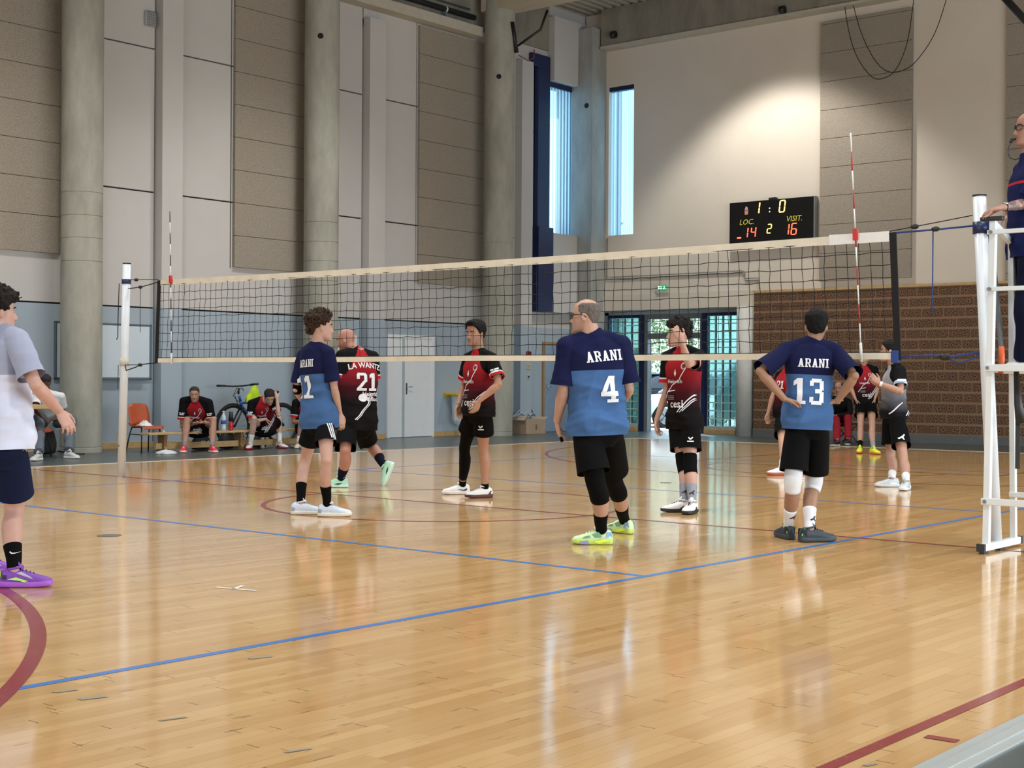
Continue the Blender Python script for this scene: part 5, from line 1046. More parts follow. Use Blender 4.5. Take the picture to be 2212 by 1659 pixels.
def jersey(P, m, hem=-.14, ease=.022, sleeve=.78, srad=.066, flare=.02, vox=.0085, name='jersey', wr=.006, seed=1, collar=None, longsleeve=False, arms='LR', top=1.09):
    mb = MB(); k = P.k; torso(P, mb, ease*k, hem-.12, top, flare, skirt=True); g = P.limb*P.armk
    nb_ = P.S+P.up*.035*k; hb_ = P.hf[0]-P.hf[3]*.075*k-P.hf[2]*.012*k; nd = unit(hb_-nb_)
    mb.tube([P.S-P.up*.03*k, nb_, nb_+nd*.072*k], [.11*k, .090*k*min(P.gw, 1.12), .075*k*min(P.gw, 1.12)], 18)
    mb.ball(nb_-P.up*.035*k-tor_frame(P, 1.0)[1]*.012*k, .098*k, 9)
    for s in arms:
        a = P.arm[s]; mb.ball(a[0]+P.up*.004, .066*k*g, 9); mb.tube([P.S+P.up*.062*k, a[0]+P.up*.012*k], [.068*k, .060*k*g], 14); mb.tube([a[0], lerp(a[0], a[1], .16)], [.066*k*g, .060*k*g], 14)
    mes = [remesh(mb, vox, 4, name)]; cut(mes[0], spine(P, hem), -P.up, lambda C: np.ones(len(C), bool)); lens = []
    for s in arms:
        a = P.arm[s]; mb = MB(); mb.ball(a[0]+P.up*.004, .0675*k*g, 9); L = np.linalg.norm(a[1]-a[0]); lens.append(sleeve*L)
        if longsleeve:
            pth, S = limb_path(a); q = S < 1.93; mb.tube(pth[q], np.interp(S[q], ARM_S, ARM_R)*k*g+.016*k, 16); mes.append(remesh(mb, vox, 2, name))
        else:
            mb.tube([lerp(a[0], a[1], f) for f in np.linspace(-.02, sleeve+.16, 7)], [srad*k*g*q for q in (.95, 1.0, 1.02, 1.05, 1.08, 1.12, 1.15)], 20); q = remesh(mb, vox, 2, name); cut(q, lerp(a[0], a[1], sleeve), unit(a[1]-a[0]), lambda C: np.ones(len(C), bool)); mes.append(q)
    me, part = join(mes, name); V = verts(me); N = normals(me); h, u, w = torso_coords(P, V); hs = P.len
    # folds: slanting drags, stronger round the waist and under the arms
    amp = wr*k*(.35+.9*smooth01((hs*.75-h)/(hs*.5)))*(.3+.7*smooth01((h-hem*P.len)/(.06*k))); rg = lambda q: 1-2*np.abs(np.clip(q, -1, 1)); Q1 = np.stack([u*.35+h*1.25, w*.5, h*.9-u*.5], 1); Q2 = np.stack([u*1.2-h*.55, w*.8, h*.35], 1)
    fold = .9*rg(wob(Q1, seed, 17))+.55*rg(wob(Q2, seed+9, 21))+.35*wob(Q1, seed+50, 55)
    V = V+N*(amp*fold)[:, None]+N*(amp*.5)[:, None]; set_verts(me, V); h, u, w = torso_coords(P, V)
    cu = np.full(len(V), 9.0); sl = np.where(part > 0, 1.0, -1.0)
    for i, s in enumerate(arms):
        a = P.arm[s]; t = (V-a[0])@unit(a[1]-a[0]); cu = np.where(part == i+1, lens[i]-t, cu)
    rag = np.where(h > hs-.2*k, np.abs(u)-(.062*k+(hs+.055*k-h)*.60), -1); set_attr(me, 'sleeve', sl); set_attr(me, 'raglan', np.maximum(rag, sl)); set_attr(me, 'cuff', cu)
    set_attr(me, 'hh', (h-hs)/k); set_attr(me, 'uu', u/k); set_attr(me, 'ww', w/k)
    P.jersey = link(name, me, m, P.root); P.jb = bvh(me); return P.jersey
def ellip(P, C, o):
    h, u, w = torso_coords(P, C); t = h/P.len; g = P.gw+(1-P.gw)*smooth01((t-.55)/.55); W2 = np.interp(t, TOR_T, TOR_W)*g*P.k*(1+(P.sw-1)*smooth01(t/.9))+o
    dp = np.where(w > 0, np.interp(t, TOR_T, TOR_F)*g*P.k+P.belly*P.k*np.exp(-((t-.32)/.25)**2), np.interp(t, TOR_T, TOR_B)*g*P.k)+o
    return np.sqrt((u/W2)**2+(w/dp)**2), h
def cut(me, co, no, mask):
    bm = bmesh.new(); bm.from_mesh(me); bm.faces.ensure_lookup_table(); C = np.array([f.calc_center_median() for f in bm.faces]); fs = [f for f, q in zip(bm.faces, mask(C)) if q]
    if fs:
        es = list({e for f in fs for e in f.edges}); vs = list({v for f in fs for v in f.verts}); bmesh.ops.bisect_plane(bm, geom=vs+es+fs, plane_co=Vector(co), plane_no=Vector(no), clear_outer=True)
    bm.to_mesh(me); bm.free(); me.polygons.foreach_set('use_smooth', [True]*len(me.polygons)); me.update()
def shorts(P, m, frac=.78, rad=.101, ease=.010, vox=.009, name='shorts', hemr=1.10, top=.10, seed=2, full=False, wr=.004):
    mb = MB(); k = P.k; torso(P, mb, ease*k, -.25, top, .0)
    for s in 'LR':
        pth, S = leg_path(P, s)
        if full: q = S < 1.93; mb.tube(pth[q], np.maximum(leg_r(P, S[q])*1.10+.014*k, np.interp(S[q], [0, .5, 1, 1.9], [.11, .095, .08, .075])*k*P.limb), 18)
        else:
            fr = frac[s] if isinstance(frac, dict) else frac; q = S <= fr+.15; mb.tube(pth[q], np.interp(S[q]/fr, [0, .4, 1], [rad*.83, rad*.98, rad*hemr])*k*P.limb, 22)
    me = remesh(mb, vox, 3, name); V = verts(me); N = normals(me); set_verts(me, V+N*(wr*k*wob(V*np.array([1, 1, .5]), seed, 30))[:, None])
    if not full:
        for s in 'LR':
            fr = frac[s] if isinstance(frac, dict) else frac; A_, B_ = P.leg[s][0], P.leg[s][1]; o_ = 'R' if s == 'L' else 'L'; ab = unit(B_-A_); L = np.linalg.norm(B_-A_); A2, ab2 = P.leg[o_][0], unit(P.leg[o_][1]-P.leg[o_][0])
            def mk(C, A_=A_, ab=ab, L=L, A2=A2, ab2=ab2, fr=fr):
                t = (C-A_)@ab; d1 = np.linalg.norm(C-(A_+t[:, None]*ab), axis=1); t2 = (C-A2)@ab2; d2 = np.linalg.norm(C-(A2+t2[:, None]*ab2), axis=1); return (d1 <= d2) & (t > L*(fr-.25))
            cut(me, lerp(A_, B_, fr), ab, mk)
    P.shorts = link(name, me, m, P.root); P.sb = bvh(me); return P.shorts
def limb_tube(P, kind, s, s0, s1, off, name, m, vox=0, r_end=None, parent=None):
    pth, S = leg_path(P, s) if kind == 'leg' else limb_path(P.arm[s]); q = np.linspace(s0, s1, 12); pts = np.stack([np.interp(q, S, pth[:, i]) for i in range(3)], 1)
    r = (leg_r(P, q) if kind == 'leg' else np.interp(q, ARM_S, ARM_R)*P.k*P.limb*P.armk)+off; o = off if not hasattr(off, '__len__') else 0
    r[0] -= .001; r[-1] -= .001
    return MB().tube(pts, r, 20).build(name, m, parent or P.root)
def knee_pad(P, s, m, s0=.72, s1=1.3, name='knee_pad', off=.008):
    pth, S = leg_path(P, s); q = np.linspace(s0, s1, 12); pts = np.stack([np.interp(q, S, pth[:, i]) for i in range(3)], 1); r = leg_r(P, q)+off+.006*np.sin(np.linspace(0, PI, 12)); r[0] -= .002; r[-1] -= .002
    return MB().tube(pts, r, 20).build(name, m, P.root)
SHOE_Y = [-.080, -.070, -.045, -.005, .035, .075, .12, .16, .19, .208, .214]
SHOE_W = [.018, .033, .039, .040, .042, .047, .052, .050, .041, .029, .012]; SHOE_T = [.062, .100, .112, .110, .104, .092, .076, .066, .058, .050, .036]
def shoe(P, s, upper, sole, lace='#e8e8e8', accent=None, acc_m=None, k=None, high=0.0, toe=None):
    k = (k or 1.0)*P.k*1.02; f, sd, u = foot_frame(P, s); c = P.leg[s][2]-u*.088*P.k; rings = []; n = 20
    for y, w, t in zip(SHOE_Y, SHOE_W, SHOE_T):
        z0 = .012+max(0, y-.13)**2*1.0; t = t+(high if y < .03 else 0); cz, hz = (z0+t)/2, (t-z0)/2
        rings.append([c+k*(f*y+sd*w*math.copysign(abs(math.cos(a))**.75, math.cos(a))*(1-.28*max(0, math.sin(a))**2)+u*(cz+hz*math.copysign(abs(math.sin(a))**.7, math.sin(a)))) for a in np.arange(n)/n*2*PI])
    o = MB().loft(rings).build('shoe', upper, P.root, sub=1); rings = []
    for y, w in zip(SHOE_Y, SHOE_W):
        y2 = y*1.02; z0 = max(0, y-.12)**2*1.3+max(0, -.05-y)**2*5; rings.append([c+k*(f*y2+sd*(w+.004)*math.copysign(abs(math.cos(a))**.45, math.cos(a))+u*(z0+.020*(1-.35*max(0, y-.185)/.03)+.020*(1-.45*max(0, y-.185)/.03)*math.copysign(abs(math.sin(a))**.45, math.sin(a)))) for a in np.arange(n)/n*2*PI])
    MB().loft(rings).build('sole', sole, o, sub=1)
    l = MB()
    for i, y in enumerate((.045, .066, .087, .107)):
        t = np.interp(y, SHOE_Y, SHOE_T)+.003; w = .019-.002*i; l.tube([c+k*(f*y-sd*w+u*(t-.008)), c+k*(f*(y+.004)+u*(t+.001)), c+k*(f*(y+.008)+sd*w+u*(t-.008))], .0032*k, 6)
    l.build('laces', mat('lace_'+lace, lace, .7), o)
    col = MB(); col.tube([c+k*(f*(.008+.042*math.cos(a))+sd*.030*math.sin(a)+u*(.112+high+.004*math.cos(a)*2)) for a in np.arange(20)/20*2*PI], .007*k, 8, closed=True); col.build('ankle_collar', upper, o)
    t_ = MB(); t_.loft([[c+k*(f*y+sd*.016*math.cos(a)*w+u*(zt+.010*math.sin(a))) for a in np.arange(10)/10*2*PI] for y, zt, w in ((.052, .108, 1.2), (.036, .124, 1.3), (.026, .138, 1.1))]); t_.build('tongue', upper, o)
    if accent: shoe_mark(P, s, o, accent, acc_m, k)
    return o
def shoe_mark(P, s, o, poly, m, k=None, name='side_marking', lift=.0035):
    k = k or P.k*1.02; f, sd, u = foot_frame(P, s); c = P.leg[s][2]-u*.088*P.k
    for sg in (-1, 1):
        pts = []
        for y, z in poly: w = np.interp(y, SHOE_Y, SHOE_W)*(1.02 if z < .045 else .95)+lift+(.003 if z < .04 else 0); pts.append(c+k*(f*y+sd*sg*w+u*z))
        cen = sum(pts)/len(pts)+sd*sg*.002; MB().add([cen]+pts, [(0, i+1, (i+1) % len(pts)+1) for i in range(len(pts))]).build(name, m, o)
SWOOSH = [(-.045, .055), (-.03, .040), (.0, .042), (.06, .058), (.0, .050), (-.025, .052), (-.04, .066)]
STRIPE3 = [(.0, .030), (.015, .03), (.035, .075), (.02, .075)]
def decal(P, tree, polys, h0, u0, side, name, m, parent, scale=1.0, tilt=0.0, frame=None, lift=.0042, sub=.011):
    """lay flat lettering (list of 2D (verts, faces)) on a garment: h0 along the spine from the shoulders, u0 sideways, side -1 back, +1 front, or a frame (origin, x, y, outward)"""
    ca, sa = math.cos(tilt), math.sin(tilt); OV, OF = [], []
    for pi_, (V, Fc) in enumerate(polys):
        bm = bmesh.new(); vs = [bm.verts.new((scale*(x*ca-y*sa), scale*(x*sa+y*ca), 0)) for x, y in V]
        for f in Fc:
            try: bm.faces.new([vs[i] for i in f])
            except ValueError: pass
        bmesh.ops.triangulate(bm, faces=bm.faces)
        for _ in range(4):
            ed = [e for e in bm.edges if e.calc_length() > sub*P.k*2]
            if not ed: break
            bmesh.ops.subdivide_edges(bm, edges=ed, cuts=1); bmesh.ops.triangulate(bm, faces=[f for f in bm.faces if len(f.verts) > 3])
        bad = []
        for v in bm.verts:
            if frame is None:
                h = P.len+(h0+v.co.y)*P.k; r, fw = tor_frame(P, h/P.len); out = fw*side; xr = -r*side; o = spine(P, h/P.len)+xr*(u0+v.co.x)*P.k
            else: o, xr, yr, out = frame; o = o+xr*v.co.x+yr*v.co.y
            hit = tree.ray_cast(Vector(o+out*.6), Vector(-out), .9)
            if hit[0] is None: bad.append(v)
            else: v.co = hit[0]+hit[1]*(lift+(pi_ % 8)*.0005)
        if bad: bmesh.ops.delete(bm, geom=bad, context='VERTS')
        bm.verts.index_update(); o_ = len(OV); OV += [tuple(v.co) for v in bm.verts]; OF += [tuple(v.index+o_ for v in f.verts) for f in bm.faces]; bm.free()
    me = D.meshes.new(name); me.from_pydata(OV, [], OF); me.update()
    return link(name, me, m, parent)
def quadstrip(pts, w):      # thick polyline as quads
    pts = [np.array(p, float) for p in pts]; V = []; Fc = []
    for a, b in zip(pts, pts[1:]):
        d = unit(b-a); n = np.array([-d[1], d[0]])*w/2; i = len(V); V += [tuple(a-n), tuple(b-n), tuple(b+n), tuple(a+n)]; Fc.append((i, i+1, i+2, i+3))
    return V, Fc
def rect(x0, y0, x1, y1): return [(x0, y0), (x1, y0), (x1, y1), (x0, y1)], [(0, 1, 2, 3)]
def slab(ch):      # block slab-serif glyphs in a 0.7 x 1 box
    S = .2; q = quadstrip
    return {'A': [([(.06, 0), (.26, 0), (.44, 1), (.26, 1)], [(0, 1, 2, 3)]), ([(.44, 0), (.64, 0), (.44, 1), (.26, 1)], [(0, 1, 2, 3)]), rect(.2, .25, .5, .4), rect(0, 0, .3, .12), rect(.4, 0, .7, .12)],
            'R': [rect(.06, 0, .25, 1), rect(0, 0, .32, .12), rect(0, .88, .5, 1), rect(.25, .42, .52, .56), rect(.46, .5, .65, .92), ([(.34, .45), (.5, .45), (.7, 0), (.5, 0)], [(0, 1, 2, 3)])],
            'N': [rect(.06, 0, .22, 1), rect(.5, 0, .66, 1), ([(.1, 1), (.26, 1), (.62, 0), (.46, 0)], [(0, 1, 2, 3)]), rect(0, 0, .28, .12), rect(0, .88, .24, 1), rect(.42, .88, .72, 1)],
            'I': [rect(.1, 0, .3, 1), rect(0, 0, .4, .12), rect(0, .88, .4, 1)], '1': [rect(.2, 0, .44, 1), rect(.02, 0, .6, .14), ([(.2, 1), (.2, .78), (.06, .70), (.06, .88)], [(0, 1, 2, 3)])],
            '3': [rect(.1, .85, .58, 1), rect(.48, .55, .68, .92), rect(.26, .44, .6, .59), rect(.48, .08, .68, .50), rect(.1, 0, .6, .15), rect(.02, .08, .2, .30), rect(.02, .72, .2, .92)],
            '4': [rect(.40, 0, .60, 1), rect(.02, .24, .72, .40), ([(.02, .36), (.2, .36), (.52, 1), (.36, 1)], [(0, 1, 2, 3)]), rect(.26, 0, .72, .13)],
            '2': [rect(.04, 0, .66, .15), ([(.04, .14), (.28, .14), (.68, .58), (.46, .58)], [(0, 1, 2, 3)]), rect(.48, .5, .68, .92), rect(.08, .85, .6, 1), rect(.02, .66, .2, .92)],
            'U': [rect(.04, .1, .24, 1), rect(.46, .1, .66, 1), rect(.1, 0, .6, .16)]}[ch]
def slab_text(s, height, gap=.12, width=1.0, arch=0.0):
    out = []; x = 0; W_ = {'I': .4, '1': .62}
    for ch in s:
        for V, Fc in slab(ch): out.append(([((x+a)*height*width, (b-.5)*height) for a, b in V], Fc))
        x += W_.get(ch, .70)+gap
    tw = (x-gap)*height*width; return [([(a-tw/2, b) for a, b in V], Fc) for V, Fc in out]
def font_text(s, size, bold=.01, shear=0): V, Fc = text_mesh(s, size, bold, shear); return [(V, Fc)]
# ---- cloth materials
def _two(a, b, th, keep_sleeve=True):
    def f(t):
        m = t.math('LESS_THAN', t.attr('hh'), th)
        if keep_sleeve: m = t.math('MULTIPLY', m, t.math('LESS_THAN', t.attr('sleeve'), 0.0))
        return t.mix(m, lin(a), lin(b))
    return f
F_NAVY = fabric('navy_blue_jersey', _two('#11163a', '#40618f', -.175))
F_GREY = fabric('grey_white_tee', _two('#9a9fb4', '#cdd2e6', -.20))
def _fade(c0, c1, c2, z0, z1, z2, rag, cuffc, line):
    def f(t):
        h = t.attr('hh'); x = t.mix(t.ramp(h, z1, z0), lin(c1), lin(c0)); x = t.mix(t.ramp(h, z1, z2), x, lin(c2))
        x = t.mix(t.math('GREATER_THAN', t.attr('raglan'), 0), x, lin(rag)); s = t.math('GREATER_THAN', t.attr('sleeve'), -.004); cu = t.attr('cuff')
        x = t.mix(t.math('MULTIPLY', s, t.math('LESS_THAN', cu, .036)), x, lin(cuffc)); x = t.mix(t.math('MULTIPLY', s, t.math('MULTIPLY', t.math('GREATER_THAN', cu, .036), t.math('LESS_THAN', cu, .049))), x, lin(line)); return x
    return f
F_RED = fabric('red_black_jersey', _fade('#a5222a', '#40111a', '#0d0909', -.03, -.33, -.49, '#0b0b0e', '#b3232a', '#d9d9dc'))
F_LIB = fabric('grey_black_jersey', _fade('#a5a8b2', '#60626a', '#101012', -.05, -.32, -.50, '#0b0b0e', '#8fb0d0', '#d9dde2'))
F_BLACK = fabric('black_shorts', col='#050506'); F_CHAR = fabric('charcoal_shorts', col='#0c0d10'); F_DNAVY = fabric('dark_navy_shorts', col='#141d38')
F_WTEE = fabric('white_tee', col='#d6d8db'); F_JEANS = fabric('grey_denim', col='#5d6670'); F_REDPANT = fabric('red_track_pants', col='#8e1f2b'); F_BJACK = fabric('black_jacket', col='#111115')
F_REF = fabric('referee_shirt', lambda t: t.mix(t.math('MULTIPLY', t.math('GREATER_THAN', t.attr('hh'), -.135), t.math('LESS_THAN', t.attr('hh'), -.115)), lin('#151c48'), lin('#b02632')))
F_SOCKB = fabric('black_sock', col='#050506'); F_SOCKW = fabric('white_sock', col='#dfe1e4'); F_SOCKG = fabric('grey_sock', col='#8b8f99'); F_PADB = fabric('black_knee_pad', col='#040405'); F_PADW = fabric('white_knee_pad', col='#d6d9de')
def SM(name, c, r=.55): return mat('shoe_'+name, c, r, var=.08, scale=40)
M_DEC = mat('white_print', '#d9dce2', .7, var=.03); M_DECB = mat('blue_print', '#27357f', .7, var=.03); M_DECG = mat('grey_print_cloth', '#77777c', .7); M_DECK = mat('black_print', '#15151a', .6, var=0)
def diag(pts, w): return [quadstrip(pts, w)]
def puma(s=1.0): return [([(-.03*s, -.008*s), (.0, .006*s), (.022*s, .024*s), (.03*s, .018*s), (.016*s, .0), (.026*s, -.02*s), (.018*s, -.022*s), (.004*s, -.006*s), (-.02*s, -.016*s)], [(0, 1, 2, 3, 4, 5, 6, 7, 8)])]
def side_frame(P, s, frac, ang, kind='leg', z=0):
    """a frame on the outside of a leg garment: origin on the leg axis, facing direction ang"""
    pth, S = leg_path(P, s); o = np.array([np.interp(frac, S, pth[:, i]) for i in range(3)]); out = face_dir(ang); y = np.array([0, 0, 1.]); return o, np.cross(y, out), y, out
# ============================================================ 1 the boy at the left edge
p = person('person at the left edge in grey-white tee, navy shorts and purple shoes', H=1.79, foot=(30, 1262), sh=(2, 742, -.06), hip=(8, 962, -.09), head=(-6, 672, -.06), phi=(48, 45, 42), gw=.96, limb=1.06,
           arms=dict(R=((77, 832, -1), (128, 888, 1), (148, 920, .0), 'in'), L=((-70, 830, 1), (-85, 905, 1), (-90, 945))), legs=dict(R=((32, 1092), (30, 1236), 8), L=((-35, 1085), (-40, 1210), 20)), skin='#d3a596', hair='fringe', hcol='#1c1614', vox=.006)
jersey(p, F_GREY, ease=.034, hem=-.05, sleeve=.80, srad=.068, name='tee_shirt', seed=11, wr=.010, flare=.02); shorts(p, F_DNAVY, frac=.79, rad=.100, seed=12)
decal(p, p.jb, slab_text('U', .075), -.135, .03, -1, 'lettering', M_DECB, p.jersey)
for s in 'RL':
    limb_tube(p, 'leg', s, 1.60, 1.985, .004, 'sock', F_SOCKB); o = shoe(p, s, SM('purple', '#7a3fa8'), SM('violet_sole', '#a257c4'), '#4c2b70', [(-.03, .05), (.02, .062), (.09, .040), (.06, .035), (.10, .028), (.02, .045)], SM('lime', '#b6e86a')); shoe_mark(p, s, o, [(.02, .085), (.06, .07), (.12, .05), (.10, .068), (.05, .095)], SM('pale_grey_panel', '#b9b7cc')); shoe_mark(p, s, o, [(-.06, .05), (-.035, .05), (-.035, .075), (-.06, .078)], SM('dark_plum', '#2b1a38')); shoe_mark(p, s, o, [(-.081, .065), (-.066, .065), (-.066, .098), (-.08, .096)], SM('lime', '#b6e86a'))
f_ = side_frame(p, 'R', 1.70, -62); o = [c for c in p.root.children if c.name.startswith('sock')][0]; decal(p, bvh(o.data), [(SW2 := ([(x*.6, (y-.05)*.6) for x, y in SWOOSH], [tuple(range(7))]))], 0, 0, 1, 'swoosh', M_DEC, o, frame=f_)
# ============================================================ 2 curly player number 11
p = person('person with curly brown hair in navy-blue jersey number 11 and three-striped shorts, back half turned', H=1.83, foot=(690, 1112), sh=(682, 766), hip=(690, 903), head=(692, 706), phi=(44, 46, 22), gw=.84, limb=.92, armk=.95, sw=.98,
           arms=dict(R=((722, 838, -1), (734, 893, 1), (738, 918, 0), 'in'), L=((640, 842, 1), (664, 880, 1), (690, 895))), legs=dict(L=((660, 994), (648, 1090), 5), R=((706, 996), (706, 1094), 2)), skin='#cfa594', hair='curly', hcol='#3a2a20', beard_crease=.0)
jersey(p, F_NAVY, hem=-.16, sleeve=.82, srad=.068, flare=.025, seed=21, wr=.011); shorts(p, F_CHAR, frac=.60, rad=.096, seed=22)
decal(p, p.jb, slab_text('ARANI', .066, .10, .78), -.075, .012, -1, 'lettering', M_DEC, p.jersey); decal(p, p.jb, slab_text('11', .20, .16, .9), -.285, -.05, -1, 'number', M_DEC, p.jersey)
f_ = side_frame(p, 'R', .25, -52)
for i in (-1, 0, 1): decal(p, p.sb, [rect(i*.020-.006, -.15, i*.020+.006, .14)], 0, 0, 1, 'stripe', M_DEC, p.shorts, frame=f_)
limb_tube(p, 'arm', 'L', .86, 1.12, .008, 'elbow_band', F_PADB)
for s in 'LR':
    limb_tube(p, 'leg', s, 1.54, 1.985, .004, 'sock', F_SOCKB); shoe(p, s, SM('pale_blue', '#c6d3e2'), SM('cream_sole', '#dcd9c9'), '#9fb0c6', [(-.075, .035), (-.05, .035), (-.04, .06), (-.07, .07)], SM('grey_panel', '#8d97a5'))
# ============================================================ 3 heavy bald man number 21 walking away
p = person('bald heavy person in red-black jersey number 21 walking away to the left, mint shoes', H=1.82, foot=(738, 1050), sh=(772, 772), hip=(768, 912), head=(748, 734), phi=(128, 132, 162), nod=14, gw=1.32, belly=.06, limb=1.16, sw=1.08,
           arms=dict(L=((729, 836, -1), (738, 882, 1), (735, 905, 0)), R=((806, 838, 1), (800, 884, 1), (790, 905, 0))), legs=dict(L=((746, 972), (737, 1036), 176), R=((795, 958), (832, 1008, .10), 170, 68)), skin='#c08a78', beard_crease=.45, lips=.3)
jersey(p, F_RED, hem=-.12, sleeve=.70, srad=.068, seed=31, wr=.009); shorts(p, F_BLACK, frac=.95, rad=.102, hemr=1.02, seed=32)
decal(p, p.jb, slab_text('21', .20, .08), -.275, .035, -1, 'number', M_DEC, p.jersey)
arcw = font_text('LA WANTZ', .085, .02); arcw = [([(x, y-.6*x*x) for x, y in V], Fc) for V, Fc in arcw]; decal(p, p.jb, arcw, -.115, .03, -1, 'lettering', M_DEC, p.jersey)
decal(p, p.jb, [rect(-.06, .0, -.012, .025), rect(.0, .0, .055, .025)], -.03, .01, -1, 'small_print', M_DEC, p.jersey)
decal(p, p.jb, diag([(-.17, -.30), (.02, -.12), (.06, .0)], .012)+diag([(-.15, -.305), (.04, -.125), (.08, .0)], .008), -.40, .03, -1, 'stripe', M_DEC, p.jersey)
decal(p, p.jb, [([(.058*math.cos(a)-.045, .045*math.sin(a)) for a in np.arange(18)/18*2*PI], [tuple(range(18))]), ], -.455, .03, -1, 'sponsor_patch', M_DEC, p.jersey)
decal(p, p.jb, [([(x, y+.026) for x, y in V], Fc) for V, Fc in font_text('Heinrich', .070, .02)]+[([(x+.03, y-.03) for x, y in V], Fc) for V, Fc in font_text('& Bock', .065, .02)], -.46, .10, -1, 'sponsor_text', M_DEC, p.jersey, lift=.0045)
for s in 'LR':
    limb_tube(p, 'leg', s, 1.60, 1.985, .004, 'sock', fabric('navy_sock', col='#0e1226')); sh_ = shoe(p, s, SM('mint', '#a9dfc4'), SM('pale_mint_sole', '#c8ead9'), '#dff3e8', [(-.02, .05), (.03, .05), (.07, .035), (.02, .03)], SM('dark_patch', '#2c4a44'))
    f_ = side_frame(p, s, 1.78, -20); so_ = [c for c in p.root.children if c.name.startswith('sock')][-1]
    decal(p, bvh(so_.data), sum([diag([(-.014, .03-i*.025-.008), (.0, .03-i*.025+.004), (.014, .03-i*.025-.008)], .007) for i in range(4)], []), 0, 0, 1, 'chevrons', mat('gold_print', '#c7b07a', .6), so_, frame=f_)
# ============================================================ 4 dark-haired player with one long leg sleeve
p = person('dark-haired person in red-black jersey facing the net, right leg in a long black sleeve', H=1.80, foot=(1025, 1078), sh=(1037, 777), hip=(1034, 886), head=(1027, 720), phi=(222, 218, 230), nod=4, gw=.90, sw=1.02,
           arms=dict(L=((1078, 830, -1), (1035, 866, -1), (1024, 893, 0), 'in'), R=((1003, 832, 1), (991, 874, -1), (992, 905, 0), 'in')), legs=dict(R=((1003, 966), (999, 1050), 190), L=((1044, 968), (1048, 1057), 202)), skin='#bd8d74', hair='quiff', hcol='#0e0c0c', beard_crease=.28)
jersey(p, F_RED, hem=-.12, sleeve=.74, srad=.068, seed=41, wr=.009); shorts(p, F_BLACK, frac={'L': .60, 'R': .55}, rad=.102, seed=42)
limb_tube(p, 'leg', 'R', .35, 1.80, .005, 'leg_sleeve', F_PADB)
def front_marks(p, word, wx=0.02):
    decal(p, p.jb, font_text(word, .105, .012), -.475, wx, 1, 'sponsor_text', M_DEC, p.jersey)
    decal(p, p.jb, diag([(-.12, -.10), (-.03, .02), (.05, .07), (.12, .19)], .009)+diag([(-.08, -.04), (.01, -.03)], .009), -.285, -.02, 1, 'swirl', M_DEC, p.jersey)
    decal(p, p.jb, diag([(.02, -.10), (.19, .12)], .009)+diag([(.045, -.10), (.21, .11)], .007)+diag([(.07, -.09), (.2, .08)], .006), -.42, .0, 1, 'stripe', M_DEC, p.jersey)
    decal(p, p.jb, [([(.028*math.cos(a), .034*math.sin(a)) for a in np.arange(14)/14*2*PI], [tuple(range(14))])], -.085, .075, 1, 'crest', mat('crest_pale', '#c9a9ae', .7), p.jersey)
    decal(p, p.jb, [([(.016*math.cos(a), .02*math.sin(a)) for a in np.arange(12)/12*2*PI], [tuple(range(12))])], -.085, .075, 1, 'crest_centre', mat('crest_dark', '#5a1d2a', .7), p.jersey, lift=.0065)
    decal(p, p.jb, [([(-.015, .0), (.0, -.028), (.012, .0), (.0, .045)], [(0, 1, 2, 3)])], -.155, -.01, 1, 'leaf_mark', M_DEC, p.jersey)
    decal(p, p.jb, [rect(-.055, i*.016, .03, i*.016+.007) for i in range(3)], -.40, -.05, 1, 'small_print', M_DECG, p.jersey)
    decal(p, p.jb, font_text('Heinrich', .05, .012), -.245, -.02, 1, 'sponsor_text', M_DEC, p.jersey)
front_marks(p, 'cesi', .01)
def erima(p, s, ang, frac=.50):
    f_ = side_frame(p, s, frac, ang); decal(p, p.sb, diag([(-.018, .03), (-.002, .008), (.022, .03)], .012)+[rect(-.03, -.016, .03, -.004)], 0, 0, 1, 'small_emblem', M_DEC, p.shorts, frame=f_)
erima(p, 'L', 258, .47)
def sleeve_print(p, s, f=.45):
    a = p.arm[s]; c_ = lerp(a[0], a[1], f); q = Vector(a[0]-a[1]).normalized(); y = np.array(q)-FH*(np.array(q)@FH); y = unit(y); decal(p, p.jb, [rect(-.045, .006, -.012, .022), rect(-.004, .006, .04, .022), rect(-.04, -.018, .03, -.004)], 0, 0, 1, 'sleeve_print', M_DEC, p.jersey, frame=(c_, np.cross(y, -FH), y, -FH))
sleeve_print(p, 'L'); decal(p, p.sb, diag([(-.05, -.07), (.0, .02), (.01, .07)], .009)+diag([(-.035, -.08), (.02, .02), (.03, .06)], .009), 0, 0, 1, 'stripe', M_DEC, p.shorts, frame=(p.hj['L']+np.array([0, 0, .03]), RH, np.array([0, 0, 1.]), -FH))
for s in 'LR':
    limb_tube(p, 'leg', s, 1.84 if s == 'R' else 1.86, 1.985, .004, 'sock', F_SOCKB)
    shoe(p, s, SM('white', '#dcdcdc'), SM('maroon_sole', '#4a2026') if s == 'L' else SM('white_sole', '#d9d6d2'), '#cfd4d2', [(-.06, .03), (-.02, .035), (-.04, .07), (-.06, .075), (-.045, .05)] if s == 'L' else [(x*1.0, y) for x, y in SWOOSH], SM('maroon', '#3a1418') if s == 'L' else SM('black_mark', '#1a1416'))
